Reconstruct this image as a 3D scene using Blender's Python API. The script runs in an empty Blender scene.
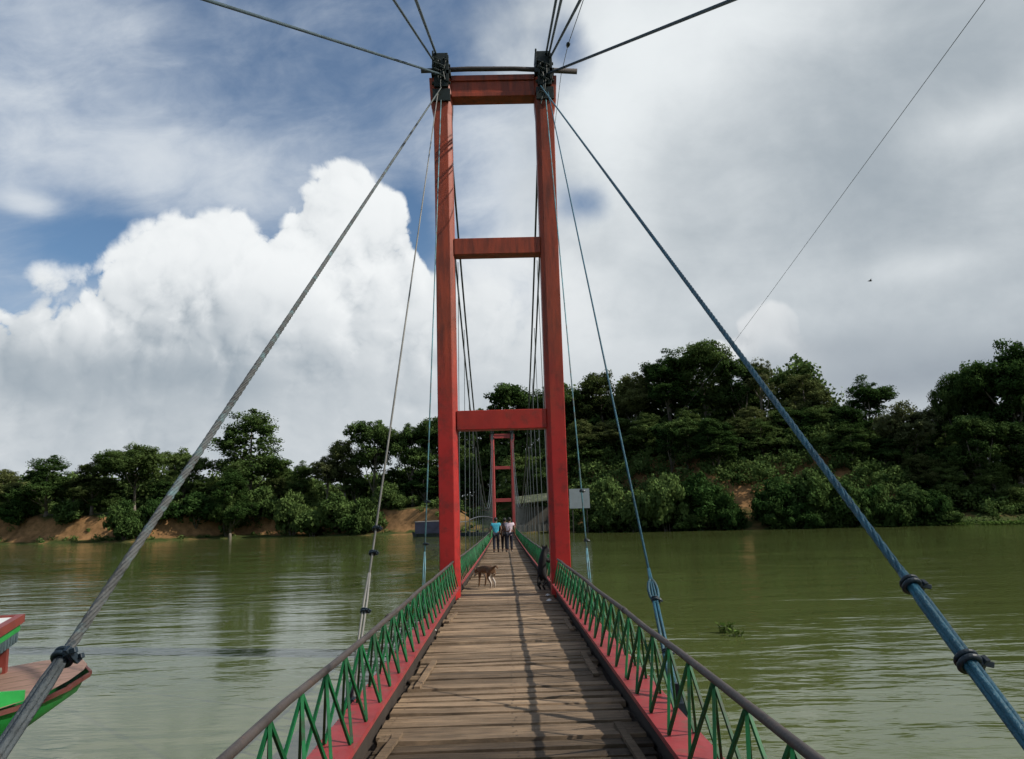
import bpy, bmesh, math, random
import numpy as np
from mathutils import Vector, Matrix
R = math.radians
random.seed(7)
rng = np.random.default_rng(7)
scene = bpy.context.scene
col = scene.collection

# ------------------------------------------------------------------ camera
EYE = 2.7                                   # metres above the water
F = 800.0
CAM_O = Vector((0, 0, EYE))
def _camera_axes(hx=504.0, hy=514.0, roll=1.6):
    r = R(roll); dx = hx-512; dy = -(hy-379.5)
    ux = dx*math.cos(r)+dy*math.sin(r); uy = -dx*math.sin(r)+dy*math.cos(r)
    p = math.atan(-uy/F); a = math.atan2(ux*math.cos(p), F)
    h = Vector((-math.sin(a), math.cos(a), 0)); rt = Vector((math.cos(a), math.sin(a), 0)); up0 = Vector((0, 0, 1))
    fw = h*math.cos(p)+up0*math.sin(p); up = -h*math.sin(p)+up0*math.cos(p)
    return rt*math.cos(r)-up*math.sin(r), rt*math.sin(r)+up*math.cos(r), fw
RIGHT, UP, FWD = _camera_axes()
def ray(x, y):
    return RIGHT*((x-512)/F)+UP*((379.5-y)/F)+FWD
def at(x, y, Y):                            # survey: point seen in direction (x, y) standing Y metres up the river
    d = ray(x, y); return CAM_O+d*(Y/d.y)
def at_z(x, y, z):
    d = ray(x, y); return CAM_O+d*((z-EYE)/d.z)
def azel(x, y):
    d = ray(x, y).normalized(); return math.atan2(d.x, d.y), math.asin(d.z)
cd = bpy.data.cameras.new('camera'); cam = bpy.data.objects.new('camera', cd); col.objects.link(cam)
cd.sensor_width = 36; cd.lens = 36*F/1024; cd.clip_start = .05; cd.clip_end = 8000
m = Matrix((RIGHT, UP, -FWD)).transposed().to_4x4(); m.translation = CAM_O
cam.matrix_world = m
scene.camera = cam
scene.view_settings.view_transform = 'Standard'; scene.view_settings.look = 'None'
scene.view_settings.exposure = 0; scene.view_settings.gamma = 1
# ------------------------------------------------------------------ sky and sun
SUN = Vector((.75, -.17, .63)).normalized()
w = bpy.data.worlds.new('World'); scene.world = w; w.use_nodes = True
nt = w.node_tree; nt.nodes.clear()
w.cycles.sampling_method = 'MANUAL'; w.cycles.sample_map_resolution = 512
class X:                                    # tiny expression builder over math nodes
    def __init__(s, k): s.k = k
    def _op(s, op, *o, clamp=False): return X(_math(op, s, *o, clamp=clamp))
    def __add__(s, o): return s._op('ADD', o)
    __radd__ = __add__
    def __sub__(s, o): return s._op('SUBTRACT', o)
    def __rsub__(s, o): return X(_math('SUBTRACT', o, s))
    def __mul__(s, o): return s._op('MULTIPLY', o)
    __rmul__ = __mul__
    def __truediv__(s, o): return s._op('DIVIDE', o)
    def exp(s): return s._op('EXPONENT')
    def sat(s): return s._op('ADD', 0.0, clamp=True)
def _set(inp, v):
    if isinstance(v, X): nt.links.new(v.k, inp)
    else: inp.default_value = v
def _math(op, *a, clamp=False):
    n = nt.nodes.new('ShaderNodeMath'); n.operation = op; n.use_clamp = clamp
    for i, v in enumerate(a): _set(n.inputs[i], v)
    return n.outputs[0]
def step(v, lo, hi):
    n = nt.nodes.new('ShaderNodeMapRange'); n.interpolation_type = 'SMOOTHSTEP'
    _set(n.inputs['Value'], v); _set(n.inputs['From Min'], lo); _set(n.inputs['From Max'], hi)
    return X(n.outputs[0])
def mixc(f, a, b):
    n = nt.nodes.new('ShaderNodeMix'); n.data_type = 'RGBA'; n.clamp_factor = True
    _set(n.inputs[0], f)
    for i, v in ((6, a), (7, b)):
        if isinstance(v, X): nt.links.new(v.k, n.inputs[i])
        else: n.inputs[i].default_value = (*v, 1)
    return X(n.outputs[2])
tc = nt.nodes.new('ShaderNodeTexCoord'); D = X(tc.outputs['Generated'])
sp = nt.nodes.new('ShaderNodeSeparateXYZ'); nt.links.new(D.k, sp.inputs[0])
dx, dy, dz = (X(o) for o in sp.outputs)
az = X(_math('ARCTAN2', dx, dy)); el = X(_math('ARCSINE', dz))
def vec(x, y, z):
    n = nt.nodes.new('ShaderNodeCombineXYZ')
    for i, v in enumerate((x, y, z)): _set(n.inputs[i], v)
    return X(n.outputs[0])
def vadd(a, b):
    n = nt.nodes.new('ShaderNodeVectorMath'); n.operation = 'ADD'
    for i, v in enumerate((a, b)):
        _set(n.inputs[i], v)
    return X(n.outputs[0])
def vscale(a, b):
    n = nt.nodes.new('ShaderNodeVectorMath'); n.operation = 'MULTIPLY'
    _set(n.inputs[0], a); n.inputs[1].default_value = b
    return X(n.outputs[0])
def noise(v, s, detail=6, rough=.55, lac=2.0, dist=0.0, color=False):
    n = nt.nodes.new('ShaderNodeTexNoise'); nt.links.new(v.k, n.inputs['Vector'])
    n.inputs['Scale'].default_value = s; n.inputs['Detail'].default_value = detail
    n.inputs['Roughness'].default_value = rough; n.inputs['Lacunarity'].default_value = lac; n.inputs['Distortion'].default_value = dist
    return X(n.outputs['Color' if color else 'Fac'])
def voro(v, s, detail=3, rough=.5):
    n = nt.nodes.new('ShaderNodeTexVoronoi'); nt.links.new(v.k, n.inputs['Vector']); n.feature = 'SMOOTH_F1'
    n.inputs['Scale'].default_value = s; n.inputs['Detail'].default_value = detail; n.inputs['Roughness'].default_value = rough
    n.inputs['Smoothness'].default_value = .35; n.normalize = True
    return X(n.outputs['Distance'])
def blob(x, y, sx, sy):                     # soft patch of sky around a direction
    a0, e0 = azel(x, y); u = (az-a0)/(sx/F); v = (el-e0)/(sy/F)
    return (0.0-(u*u+v*v)).exp()
def curve(pts, lo, hi, vmax):               # elevation of a cloud top as a function of azimuth
    n = nt.nodes.new('ShaderNodeFloatCurve'); c = n.mapping.curves[0]
    q = sorted(((azel(x, y)[0]-lo)/(hi-lo), azel(x, y)[1]/vmax) for x, y in pts)
    while len(c.points) < len(q): c.points.new(.5, .5)
    for p, (a, b) in zip(c.points, q): p.location = (a, b); p.handle_type = 'AUTO'
    n.mapping.update()
    _set(n.inputs['Value'], (az-lo)/(hi-lo))
    return X(n.outputs[0])*vmax
sky = nt.nodes.new('ShaderNodeTexSky'); sky.sky_type = 'NISHITA'; sky.sun_disc = False
sky.sun_elevation = math.asin(SUN.z); sky.sun_rotation = math.atan2(SUN.x, SUN.y)
sky.air_density = 1.0; sky.dust_density = .6; sky.ozone_density = 1.6
nish = X(sky.outputs[0])
base = vscale(nish, (.082, .096, .104))
# warp the lookup a little so that cloud edges curl
wv = vscale(vadd(noise(D, 5, 3, .5, color=True), X(vec(-.5, -.5, -.5).k)), (.07, .07, .07))
Q = vadd(D, wv)
# thin high cloud, drawn out along the wind
S = vec(az*1.0+el*.55, el*2.2-az*.75, 0.0)
n_ci = noise(S, 2.6, 7, .58, dist=.3); n_ci2 = noise(Q, 3.4, 6, .56); n_ci3 = noise(S, 8.0, 6, .62, dist=.4)
cover = blob(90, 140, 190, 60)*.26+blob(250, 190, 120, 40)*.20+blob(500, 150, 60, 50)*.16+blob(520, 260, 70, 90)*.3+blob(60, 20, 130, 40)*.14+blob(30, 205, 30, 10)*.22
open_ = blob(95, 232, 60, 34)*.30+blob(400, 222, 34, 36)*.34+blob(580, 204, 34, 20)*.30+blob(572, 45, 28, 34)*.34+blob(280, 80, 150, 34)*.06
veil = step(n_ci*.42+n_ci2*.42+(n_ci3-.5)*.26+.08+cover-open_, .34, .80)
front = step(dy, -.25, .45)
c0 = mixc((1.0-front)*.45, base, (.50, .55, .62))
c1 = mixc(veil*.90, c0, mixc(step(n_ci2*.6+n_ci3*.4+cover*.6, .42, .80), (.38, .46, .58), (.70, .75, .80)))
# the grey overcast sheet over the right half
n_ov = noise(Q, 3.0, 6, .55); n_ov2 = noise(vec(az*1.0+el*.3, el*1.7, dz), 5.0, 8, .60, dist=.3)
nb = noise(Q, 9.0, 8, .58)
right = step(az*1.0+(n_ov-.5)*.26+(nb-.5)*.16-open_*.34, -.04, .12)*front
soft = (n_ov-.5)*1.0+(n_ov2-.5)*.62+(nb-.5)*.42
ov_light = (blob(660, 50, 110, 90)*.46+blob(610, 150, 50, 110)*.30+blob(1000, 118, 70, 20)*.30-blob(860, 130, 110, 60)*.12+blob(640, 320, 100, 80)*.20+blob(910, 268, 60, 16)*.22+blob(760, 20, 90, 30)*.2-blob(820, 220, 140, 90)*.06+soft*.85+.36)
ov_col = mixc(step(ov_light, -.1, 1.05), (.33, .385, .435), (.82, .86, .88))
c2 = mixc(right, c1, ov_col)
# the big cumulus bank
def billow(v, s, detail=6, rough=.62):
    n = nt.nodes.new('ShaderNodeTexNoise'); nt.links.new(v.k, n.inputs['Vector']); n.noise_type = 'RIDGED_MULTIFRACTAL'; n.normalize = False
    n.inputs['Scale'].default_value = s; n.inputs['Detail'].default_value = detail; n.inputs['Roughness'].default_value = rough
    n.inputs['Lacunarity'].default_value = 2.1; n.inputs['Offset'].default_value = 1.0; n.inputs['Gain'].default_value = 1.2
    return X(n.outputs['Fac'])
bil = billow(Q, 8.0, 7)
bil2 = billow(vadd(Q, X(vec(.010, .0, .013).k)), 8.0, 6)
top = curve([(-420, 420), (-200, 350), (0, 290), (40, 272), (80, 262), (128, 234), (165, 212), (190, 206), (215, 190), (240, 188), (256, 202), (272, 206), (290, 180), (330, 150), (352, 148), (376, 170), (404, 194), (420, 225), (450, 250), (490, 232), (520, 205), (570, 215), (610, 250), (680, 330), (760, 420)], -1.0, 1.0, .8)
Mx = top-el+(.95-bil)*.040+(nb-.5)*.085
hard = step(az, -.10, .06)                  # crisp heads on the left, mist to the right
cum = step(Mx, -.003-hard*.06, .020+hard*.14)
relief = (bil2-bil)
greys = blob(205, 325, 75, 36)*.30+blob(110, 375, 110, 34)*.34+blob(30, 340, 40, 40)*.08+blob(240, 375, 100, 28)*.30-blob(330, 230, 90, 50)*.12-blob(150, 250, 90, 30)*.10-blob(70, 340, 36, 26)*.08
low = step(el+(nb-.5)*.06+(n_ov-.5)*.14, .29, .12)    # the base fades into blue-grey haze
lit = .76+(relief*.28+(.95-bil)*.04)*(1.0-hard*.75)*(1.0-low*.7)-greys*(.4+nb*1.2)+(nb-.5)*.22+(n_ov-.5)*.34
lit = step(lit-low*(.02+.62*n_ov+.5*(n_ov2-.5)+.35*(nb-.5)), -.10, 1.06)
cu_col = mixc(lit, (.34, .40, .455), (.90, .925, .935))
c3 = mixc(cum*front*(1.0-step(az, .04, .24)*.8), c2, cu_col)
# a small bright cumulus and the dark rain band low over the trees
top2 = curve([(640, 420), (700, 348), (722, 326), (742, 312), (772, 302), (796, 314), (806, 332), (840, 342), (900, 420)], -1.0, 1.0, .8)
m2 = top2-el+(.95-bil)*.018+(nb-.5)*.03
cu2 = step(m2, -.001, .010)*step(az, .20, .25)*(1.0-step(az, .33, .40))
c4 = mixc(cu2*.85*(1.0-step(m2, .02, .075)), c3, mixc((.80+relief*.4).sat(), (.40, .44, .48), (.84, .86, .87)))
band = blob(930, 372, 130, 26)*.9+blob(850, 345, 60, 14)*.4
c5 = mixc((band*(n_ov2*1.6+nb*.8-.45)).sat()*.85, c4, (.17, .21, .275))
c6 = mixc(step(el, .06, -.02), c5, (.36, .41, .46))
bg = nt.nodes.new('ShaderNodeBackground'); nt.links.new(c6.k, bg.inputs[0]); bg.inputs[1].default_value = 1.0
out = nt.nodes.new('ShaderNodeOutputWorld'); nt.links.new(bg.outputs[0], out.inputs[0])
sl = bpy.data.lights.new('sun', 'SUN'); sl.energy = 5.0; sl.angle = R(.6); sl.color = (1, .93, .82)
so = bpy.data.objects.new('sun', sl); col.objects.link(so); so.rotation_euler = SUN.to_track_quat('Z', 'Y').to_euler(); so.location = (20, -10, 30)
# ------------------------------------------------------------------ helpers
scene.cycles.use_adaptive_sampling = True; scene.cycles.adaptive_threshold = .02; scene.cycles.adaptive_min_samples = 12
scene.cycles.max_bounces = 5; scene.cycles.diffuse_bounces = 2; scene.cycles.glossy_bounces = 3
scene.cycles.transmission_bounces = 3; scene.cycles.transparent_max_bounces = 4
scene.cycles.caustics_reflective = False; scene.cycles.caustics_refractive = False
scene.cycles.use_denoising = True; scene.cycles.sample_clamp_indirect = 4
class MB:
    def __init__(s): s.v = []; s.f = []; s.mi = []; s.t = []
    def add(s, vs, fs, mi=0, tint=.5):
        n = len(s.v); s.v += [tuple(p) for p in vs]; s.t += [tint]*len(vs)
        s.f += [tuple(i+n for i in f) for f in fs]; s.mi += [mi]*len(fs)
    def hexa(s, p, mi=0, tint=.5):          # eight corners: bottom ring then top ring
        s.add(p, [(3, 2, 1, 0), (4, 5, 6, 7), (0, 1, 5, 4), (1, 2, 6, 5), (2, 3, 7, 6), (3, 0, 4, 7)], mi, tint)
    def box(s, x0, x1, y0, y1, z0, z1, mi=0, tint=.5):
        s.hexa([(x0, y0, z0), (x1, y0, z0), (x1, y1, z0), (x0, y1, z0), (x0, y0, z1), (x1, y0, z1), (x1, y1, z1), (x0, y1, z1)], mi, tint)
    def bar(s, a, b, wx, wz=None, up=(0, 0, 1), mi=0, tint=.5):
        a, b = Vector(a), Vector(b); d = (b-a).normalized(); u = Vector(up)
        if abs(d.dot(u)) > .98: u = Vector((1, 0, 0))
        sx = d.cross(u).normalized()*wx/2; sz = sx.cross(d).normalized()*(wz or wx)/2
        s.hexa([a-sx-sz, a+sx-sz, a+sx+sz, a-sx+sz, b-sx-sz, b+sx-sz, b+sx+sz, b-sx+sz], mi, tint)
    def tube(s, pts, r, n=8, mi=0, tint=.5, cap=True):
        pts = [Vector(p) for p in pts]; rs = r if isinstance(r, (list, tuple)) else [r]*len(pts)
        base = len(s.v); u = None
        for i, p in enumerate(pts):
            d = (pts[min(i+1, len(pts)-1)]-pts[max(i-1, 0)]).normalized()
            if u is None:
                u = d.cross(Vector((0, 0, 1)) if abs(d.z) < .95 else Vector((1, 0, 0))).normalized()
            u = (u-d*u.dot(d)).normalized(); v = d.cross(u)
            for k in range(n):
                a = 2*math.pi*k/n; s.v.append(tuple(p+(u*math.cos(a)+v*math.sin(a))*rs[i])); s.t.append(tint)
        for i in range(len(pts)-1):
            for k in range(n):
                a = base+i*n+k; b = base+i*n+(k+1) % n
                s.f.append((a, b, b+n, a+n)); s.mi.append(mi)
        if cap:
            s.f.append(tuple(base+k for k in range(n))[::-1]); s.mi.append(mi)
            e = base+(len(pts)-1)*n; s.f.append(tuple(e+k for k in range(n))); s.mi.append(mi)
    def mesh(s, name, mats, smooth=False):
        me = bpy.data.meshes.new(name); me.from_pydata(s.v, [], s.f)
        for mm in (mats if isinstance(mats, (list, tuple)) else [mats]): me.materials.append(mm)
        me.polygons.foreach_set('material_index', s.mi)
        if smooth: me.polygons.foreach_set('use_smooth', [True]*len(s.f))
        at_ = me.attributes.new('tint', 'FLOAT', 'POINT'); at_.data.foreach_set('value', s.t)
        bm = bmesh.new(); bm.from_mesh(me); bmesh.ops.recalc_face_normals(bm, faces=bm.faces); bm.to_mesh(me); bm.free()
        me.update(); return me
    def build(s, name, mats, parent=None, smooth=False, bevel=0):
        o = bpy.data.objects.new(name, s.mesh(name, mats, smooth)); col.objects.link(o)
        if parent is not None: adopt(o, parent)
        if bevel:
            b = o.modifiers.new('bevel', 'BEVEL'); b.width = bevel; b.segments = 2; b.limit_method = 'ANGLE'
        return o
def base_world(o):
    p = Vector(o.location)
    while o.parent: o = o.parent; p = p+o.location
    return p
def adopt(o, parent):                       # meshes are written in world coordinates unless the parent is a turned Empty
    o.parent = parent
    if not parent.get('_local'):
        o.location = Vector(o.location)-base_world(parent)
def tag(o, label, cat, group=None, kind=None):
    if kind: o['kind'] = kind
    if label: o['label'] = label
    if cat: o['category'] = cat
    if group: o['group'] = group
    return o
def thing(name, loc, label, cat, group=None, local=False, rz=0):
    o = bpy.data.objects.new(name, None); col.objects.link(o); o.location = loc; o.rotation_euler = (0, 0, rz)
    o.empty_display_size = .3
    if local: o['_local'] = 1
    return tag(o, label, cat, group)
def place_copy(o, name=None, parent=None):
    c = o.copy(); col.objects.link(c); c.parent = parent
    for ch in list(o.children): place_copy(ch, None, c)
    return c
# ------------------------------------------------------------------ materials
def nodes(name):
    mm = bpy.data.materials.new(name); mm.use_nodes = True
    t = mm.node_tree; return mm, t, t.nodes['Principled BSDF'], t.nodes, t.links
def paint(name, c, rough=.5, var=.25, scale=4.0, worn=None, worn_amt=.0, bump=.0, bscale=30.0, stretch=(1, 1, 1), metal=0.0, tint=0.0, spec=.4, coord='Object'):
    mm, t, b, N, L = nodes(name)
    tcn = N.new('ShaderNodeTexCoord'); mp = N.new('ShaderNodeMapping'); mp.inputs['Scale'].default_value = stretch
    L.new(tcn.outputs[coord], mp.inputs[0])
    n1 = N.new('ShaderNodeTexNoise'); n1.inputs['Scale'].default_value = scale; n1.inputs['Detail'].default_value = 6; n1.inputs['Roughness'].default_value = .65
    L.new(mp.outputs[0], n1.inputs['Vector'])
    mr = N.new('ShaderNodeMapRange'); mr.inputs['From Min'].default_value = .3; mr.inputs['From Max'].default_value = .7
    mr.inputs['To Min'].default_value = 1-var; mr.inputs['To Max'].default_value = 1+var
    L.new(n1.outputs['Fac'], mr.inputs['Value'])
    mul = N.new('ShaderNodeMix'); mul.data_type = 'RGBA'; mul.blend_type = 'MULTIPLY'; mul.inputs[0].default_value = 1
    mul.inputs[6].default_value = (*c, 1); L.new(mr.outputs[0], mul.inputs[7])
    o = mul.outputs[2]
    if tint:
        at_ = N.new('ShaderNodeAttribute'); at_.attribute_name = 'tint'
        m2 = N.new('ShaderNodeMapRange'); m2.inputs['To Min'].default_value = 1-tint; m2.inputs['To Max'].default_value = 1+tint
        L.new(at_.outputs['Fac'], m2.inputs['Value'])
        mu2 = N.new('ShaderNodeMix'); mu2.data_type = 'RGBA'; mu2.blend_type = 'MULTIPLY'; mu2.inputs[0].default_value = 1
        L.new(o, mu2.inputs[6]); L.new(m2.outputs[0], mu2.inputs[7]); o = mu2.outputs[2]
    if worn:
        n2 = N.new('ShaderNodeTexNoise'); n2.inputs['Scale'].default_value = scale*2.3; n2.inputs['Detail'].default_value = 8; n2.inputs['Roughness'].default_value = .7
        L.new(mp.outputs[0], n2.inputs['Vector'])
        m3 = N.new('ShaderNodeMapRange'); m3.inputs['From Min'].default_value = 1-worn_amt-.08; m3.inputs['From Max'].default_value = 1-worn_amt+.08
        L.new(n2.outputs['Fac'], m3.inputs['Value'])
        mx = N.new('ShaderNodeMix'); mx.data_type = 'RGBA'; L.new(m3.outputs[0], mx.inputs[0]); L.new(o, mx.inputs[6]); mx.inputs[7].default_value = (*worn, 1); o = mx.outputs[2]
    L.new(o, b.inputs['Base Color']); b.inputs['Roughness'].default_value = rough; b.inputs['Metallic'].default_value = metal
    b.inputs['Specular IOR Level'].default_value = spec
    if bump:
        n3 = N.new('ShaderNodeTexNoise'); n3.inputs['Scale'].default_value = bscale; n3.inputs['Detail'].default_value = 5
        L.new(mp.outputs[0], n3.inputs['Vector'])
        bp = N.new('ShaderNodeBump'); bp.inputs['Strength'].default_value = bump; bp.inputs['Distance'].default_value = .01
        L.new(n3.outputs['Fac'], bp.inputs['Height']); L.new(bp.outputs[0], b.inputs['Normal'])
    return mm
def leafmat(name, c1, c2, dark=.35, trans=.25, scale=.35):
    mm, t, b, N, L = nodes(name)
    g = N.new('ShaderNodeNewGeometry'); n1 = N.new('ShaderNodeTexNoise'); n1.inputs['Scale'].default_value = scale; n1.inputs['Detail'].default_value = 3
    L.new(g.outputs['Position'], n1.inputs['Vector'])
    at_ = N.new('ShaderNodeAttribute'); at_.attribute_name = 'tint'
    oi = N.new('ShaderNodeObjectInfo')
    s1 = N.new('ShaderNodeMath'); s1.operation = 'MULTIPLY_ADD'; L.new(oi.outputs['Random'], s1.inputs[0]); s1.inputs[1].default_value = .8; s1.inputs[2].default_value = -.4
    s2 = N.new('ShaderNodeMath'); s2.operation = 'ADD'; L.new(n1.outputs['Fac'], s2.inputs[0]); L.new(s1.outputs[0], s2.inputs[1])
    r = N.new('ShaderNodeMapRange'); r.inputs['From Min'].default_value = .25; r.inputs['From Max'].default_value = .75; L.new(s2.outputs[0], r.inputs['Value'])
    mx = N.new('ShaderNodeMix'); mx.data_type = 'RGBA'; L.new(r.outputs[0], mx.inputs[0]); mx.inputs[6].default_value = (*c1, 1); mx.inputs[7].default_value = (*c2, 1)
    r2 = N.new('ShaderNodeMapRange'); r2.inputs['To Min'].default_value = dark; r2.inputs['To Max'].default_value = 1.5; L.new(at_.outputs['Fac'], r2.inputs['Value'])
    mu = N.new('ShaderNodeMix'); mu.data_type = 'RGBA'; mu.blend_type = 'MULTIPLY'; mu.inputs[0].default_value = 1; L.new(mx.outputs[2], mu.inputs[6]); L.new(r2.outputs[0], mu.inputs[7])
    df = N.new('ShaderNodeBsdfDiffuse'); tr = N.new('ShaderNodeBsdfTranslucent'); ms = N.new('ShaderNodeMixShader'); ms.inputs[0].default_value = trans
    L.new(mu.outputs[2], df.inputs[0]); L.new(mu.outputs[2], tr.inputs[0]); L.new(df.outputs[0], ms.inputs[1]); L.new(tr.outputs[0], ms.inputs[2])
    N.remove(b); L.new(ms.outputs[0], N['Material Output'].inputs[0])
    return mm
M = {}
M['red'] = paint('red_paint', (.30, .022, .018), .55, .28, 1.6, worn=(.16, .05, .03), worn_amt=.34, bump=.25, bscale=14)
M['red_low'] = M['red']
M['pink'] = paint('faded_red_paint', (.27, .032, .036), .55, .3, 2.2, worn=(.17, .06, .045), worn_amt=.40, bump=.2, bscale=20)
M['green'] = paint('green_paint', (.006, .092, .028), .5, .4, 4.0, worn=(.035, .035, .025), worn_amt=.40, spec=.25, tint=.35)
M['rail'] = paint('rusty_pipe', (.048, .039, .036), .55, .4, 5.0, worn=(.085, .052, .038), worn_amt=.38, bump=.3, bscale=40)
M['steel'] = paint('green_black_steel', (.008, .015, .013), .55, .4, 6.0)
M['cable_grey'] = paint('weathered_wire_rope', (.062, .065, .064), .6, .55, 5.0, worn=(.09, .15, .16), worn_amt=.42, bump=.6, bscale=120)
M['cable_dark'] = paint('dark_wire_rope', (.040, .050, .056), .6, .5, 8.0, worn=(.10, .09, .08), worn_amt=.34, bump=.7, bscale=120)
M['cable_blue'] = paint('blue_painted_rope', (.018, .088, .130), .5, .4, 6.0, worn=(.03, .05, .06), worn_amt=.36, bump=.7, bscale=120)
M['stay_teal'] = paint('pale_teal_rope', (.10, .24, .28), .5, .45, 3.0, worn=(.12, .11, .10), worn_amt=.45)
M['stay_grey'] = paint('grey_rope', (.17, .165, .15), .6, .4, 3.0)
M['clamp'] = paint('clamp_steel', (.010, .020, .030), .45, .4, 20.0)
M['guy_blue'] = paint('dull_blue_rope', (.035, .060, .075), .6, .4, 6.0)
M['log'] = paint('weathered_log', (.05, .042, .04), .8, .4, 3.0, stretch=(1, 6, 6))
M['nail'] = paint('rusted_nail', (.02, .014, .01), .7)
M['iron'] = paint('hanger_rod', (.075, .09, .095), .5, .3, 2.0)
# ------------------------------------------------------------------ suspension bridge
T1, T2 = 16.22, 90.0
def dz_(Y):
    if Y <= 16: return 1.20-.005*Y
    if Y <= T2:
        t = (Y-16)/(T2-16); return 1.12-.30*t-.76*t*(1-t)*.85
    return .82+(Y-T2)*.012
bridge = thing('suspension_bridge', (0, T1, 0), 'narrow red suspension footbridge with wooden plank deck and green lattice railings over the river', 'bridge')
# planks
mm, t, b, N, L = nodes('old_planks'); M['wood'] = mm
tcn = N.new('ShaderNodeTexCoord'); at_ = N.new('ShaderNodeAttribute'); at_.attribute_name = 'tint'
cmb = N.new('ShaderNodeCombineXYZ'); k9 = N.new('ShaderNodeMath'); k9.operation = 'MULTIPLY'; k9.inputs[1].default_value = 37.0
L.new(at_.outputs['Fac'], k9.inputs[0]); L.new(k9.outputs[0], cmb.inputs[2])
va = N.new('ShaderNodeVectorMath'); L.new(tcn.outputs['Object'], va.inputs[0]); L.new(cmb.outputs[0], va.inputs[1])
mp = N.new('ShaderNodeMapping'); mp.inputs['Scale'].default_value = (1.1, 26, 1); L.new(va.outputs[0], mp.inputs[0])
gr = N.new('ShaderNodeTexNoise'); gr.inputs['Scale'].default_value = 2.2; gr.inputs['Detail'].default_value = 8; gr.inputs['Roughness'].default_value = .68; gr.inputs['Distortion'].default_value = .25; L.new(mp.outputs[0], gr.inputs['Vector'])
st = N.new('ShaderNodeTexNoise'); st.inputs['Scale'].default_value = 1.7; st.inputs['Detail'].default_value = 5; st.inputs['Roughness'].default_value = .6; L.new(va.outputs[0], st.inputs['Vector'])
rp = N.new('ShaderNodeValToRGB'); L.new(gr.outputs['Fac'], rp.inputs[0])
cr = rp.color_ramp; cr.elements[0].position = .30; cr.elements[0].color = (.060, .045, .032, 1); cr.elements[1].position = .72; cr.elements[1].color = (.375, .260, .162, 1)
e = cr.elements.new(.5); e.color = (.185, .131, .084, 1)
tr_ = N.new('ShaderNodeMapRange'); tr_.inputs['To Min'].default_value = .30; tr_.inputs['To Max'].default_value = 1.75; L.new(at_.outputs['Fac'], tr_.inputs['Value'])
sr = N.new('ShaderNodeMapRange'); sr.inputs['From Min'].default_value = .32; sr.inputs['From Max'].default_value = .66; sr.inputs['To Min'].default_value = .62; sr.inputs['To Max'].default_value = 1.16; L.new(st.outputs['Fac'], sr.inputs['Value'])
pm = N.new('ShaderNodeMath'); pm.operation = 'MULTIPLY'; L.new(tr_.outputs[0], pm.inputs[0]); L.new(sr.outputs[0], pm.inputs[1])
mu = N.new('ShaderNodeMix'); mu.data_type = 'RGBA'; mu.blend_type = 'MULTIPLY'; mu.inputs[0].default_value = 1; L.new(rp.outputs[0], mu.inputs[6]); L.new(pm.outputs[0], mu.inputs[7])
L.new(mu.outputs[2], b.inputs['Base Color']); b.inputs['Roughness'].default_value = .78; b.inputs['Specular IOR Level'].default_value = .25
bp = N.new('ShaderNodeBump'); bp.inputs['Strength'].default_value = .55; bp.inputs['Distance'].default_value = .006; L.new(gr.outputs['Fac'], bp.inputs['Height']); L.new(bp.outputs[0], b.inputs['Normal'])
M['dark_wood'] = paint('dark_bearer', (.035, .026, .020), .85, .3, 3.0)
rd = random.Random(11)
d = MB(); y = -3.0; nn = 0
while y < 128:
    wd = rd.choice([.11, .14, .16, .18, .2, .2, .23])*(1 if y < 30 else 1.15)
    gap = rd.choice([.005, .008, .012, .018, .030, .042]) if y < 40 else .012
    x0, x1 = -.935+rd.uniform(-.02, .03), .935+rd.uniform(-.03, .02)
    z = dz_(y+wd/2); dzl, dzr = rd.uniform(-.012, .009), rd.uniform(-.012, .009); sk = rd.uniform(-.014, .014)
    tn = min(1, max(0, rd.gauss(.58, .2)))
    if y < 5.75: tn *= .10  # nearest boards tinted darker: a band of shade painted into the deck colour
    # three spans across so that boards cup and sag a little
    xs = [x0, x0*.5, .0, x1*.5, x1]; jit = [rd.uniform(-.004, .004) for _ in xs]
    tilt = rd.uniform(-.007, .005)
    vs = []
    for i, xx in enumerate(xs):
        u = (xx-x0)/(x1-x0); zz = z+dzl+(dzr-dzl)*u+jit[i]*.6; ya = y+sk*u+jit[i]; yb = ya+wd+rd.uniform(-.003, .003)
        vs += [(xx, ya, zz-.038), (xx, ya+.004, zz-tilt), (xx, yb-.004, zz+tilt), (xx, yb, zz-.038)]
    fs = []
    for i in range(4):
        a = i*4
        for q in range(4): fs.append((a+q, a+(q+1) % 4, a+4+(q+1) % 4, a+4+q))
    fs += [(3, 2, 1, 0), (16, 17, 18, 19)]
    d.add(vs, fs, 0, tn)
    if y < 24:                               # nail heads along the bearers
        for nx in (.04, -.86, .88):
            for q in range(2):
                px, py = nx+rd.uniform(-.022, .022), y+wd*(.28+.44*q)+rd.uniform(-.02, .02)
                zt = z+.5*(dzl+dzr)+.0055; r_ = .0075 if nx == .04 else .006
                d.add([(px+r_*math.cos(a*1.047), py+r_*1.5*math.sin(a*1.047), zt) for a in range(6)], [tuple(range(6))], 1)
    y += wd+gap; nn += 1
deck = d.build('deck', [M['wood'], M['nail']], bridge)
d = MB()
for x in (-.86, 0.04, .88):
    yy = -3.0
    while yy < 126:
        d.bar((x, yy, dz_(yy)-.11), (x, yy+3.9, dz_(yy+3.9)-.11), .24, .13); yy += 3.92
yy = -2.5
while yy < 126:
    d.box(-1.18, 1.18, yy-.05, yy+.05, dz_(yy)-.28, dz_(yy)-.18); yy += 2.4
d.build('bearer', M['dark_wood'], deck)
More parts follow.
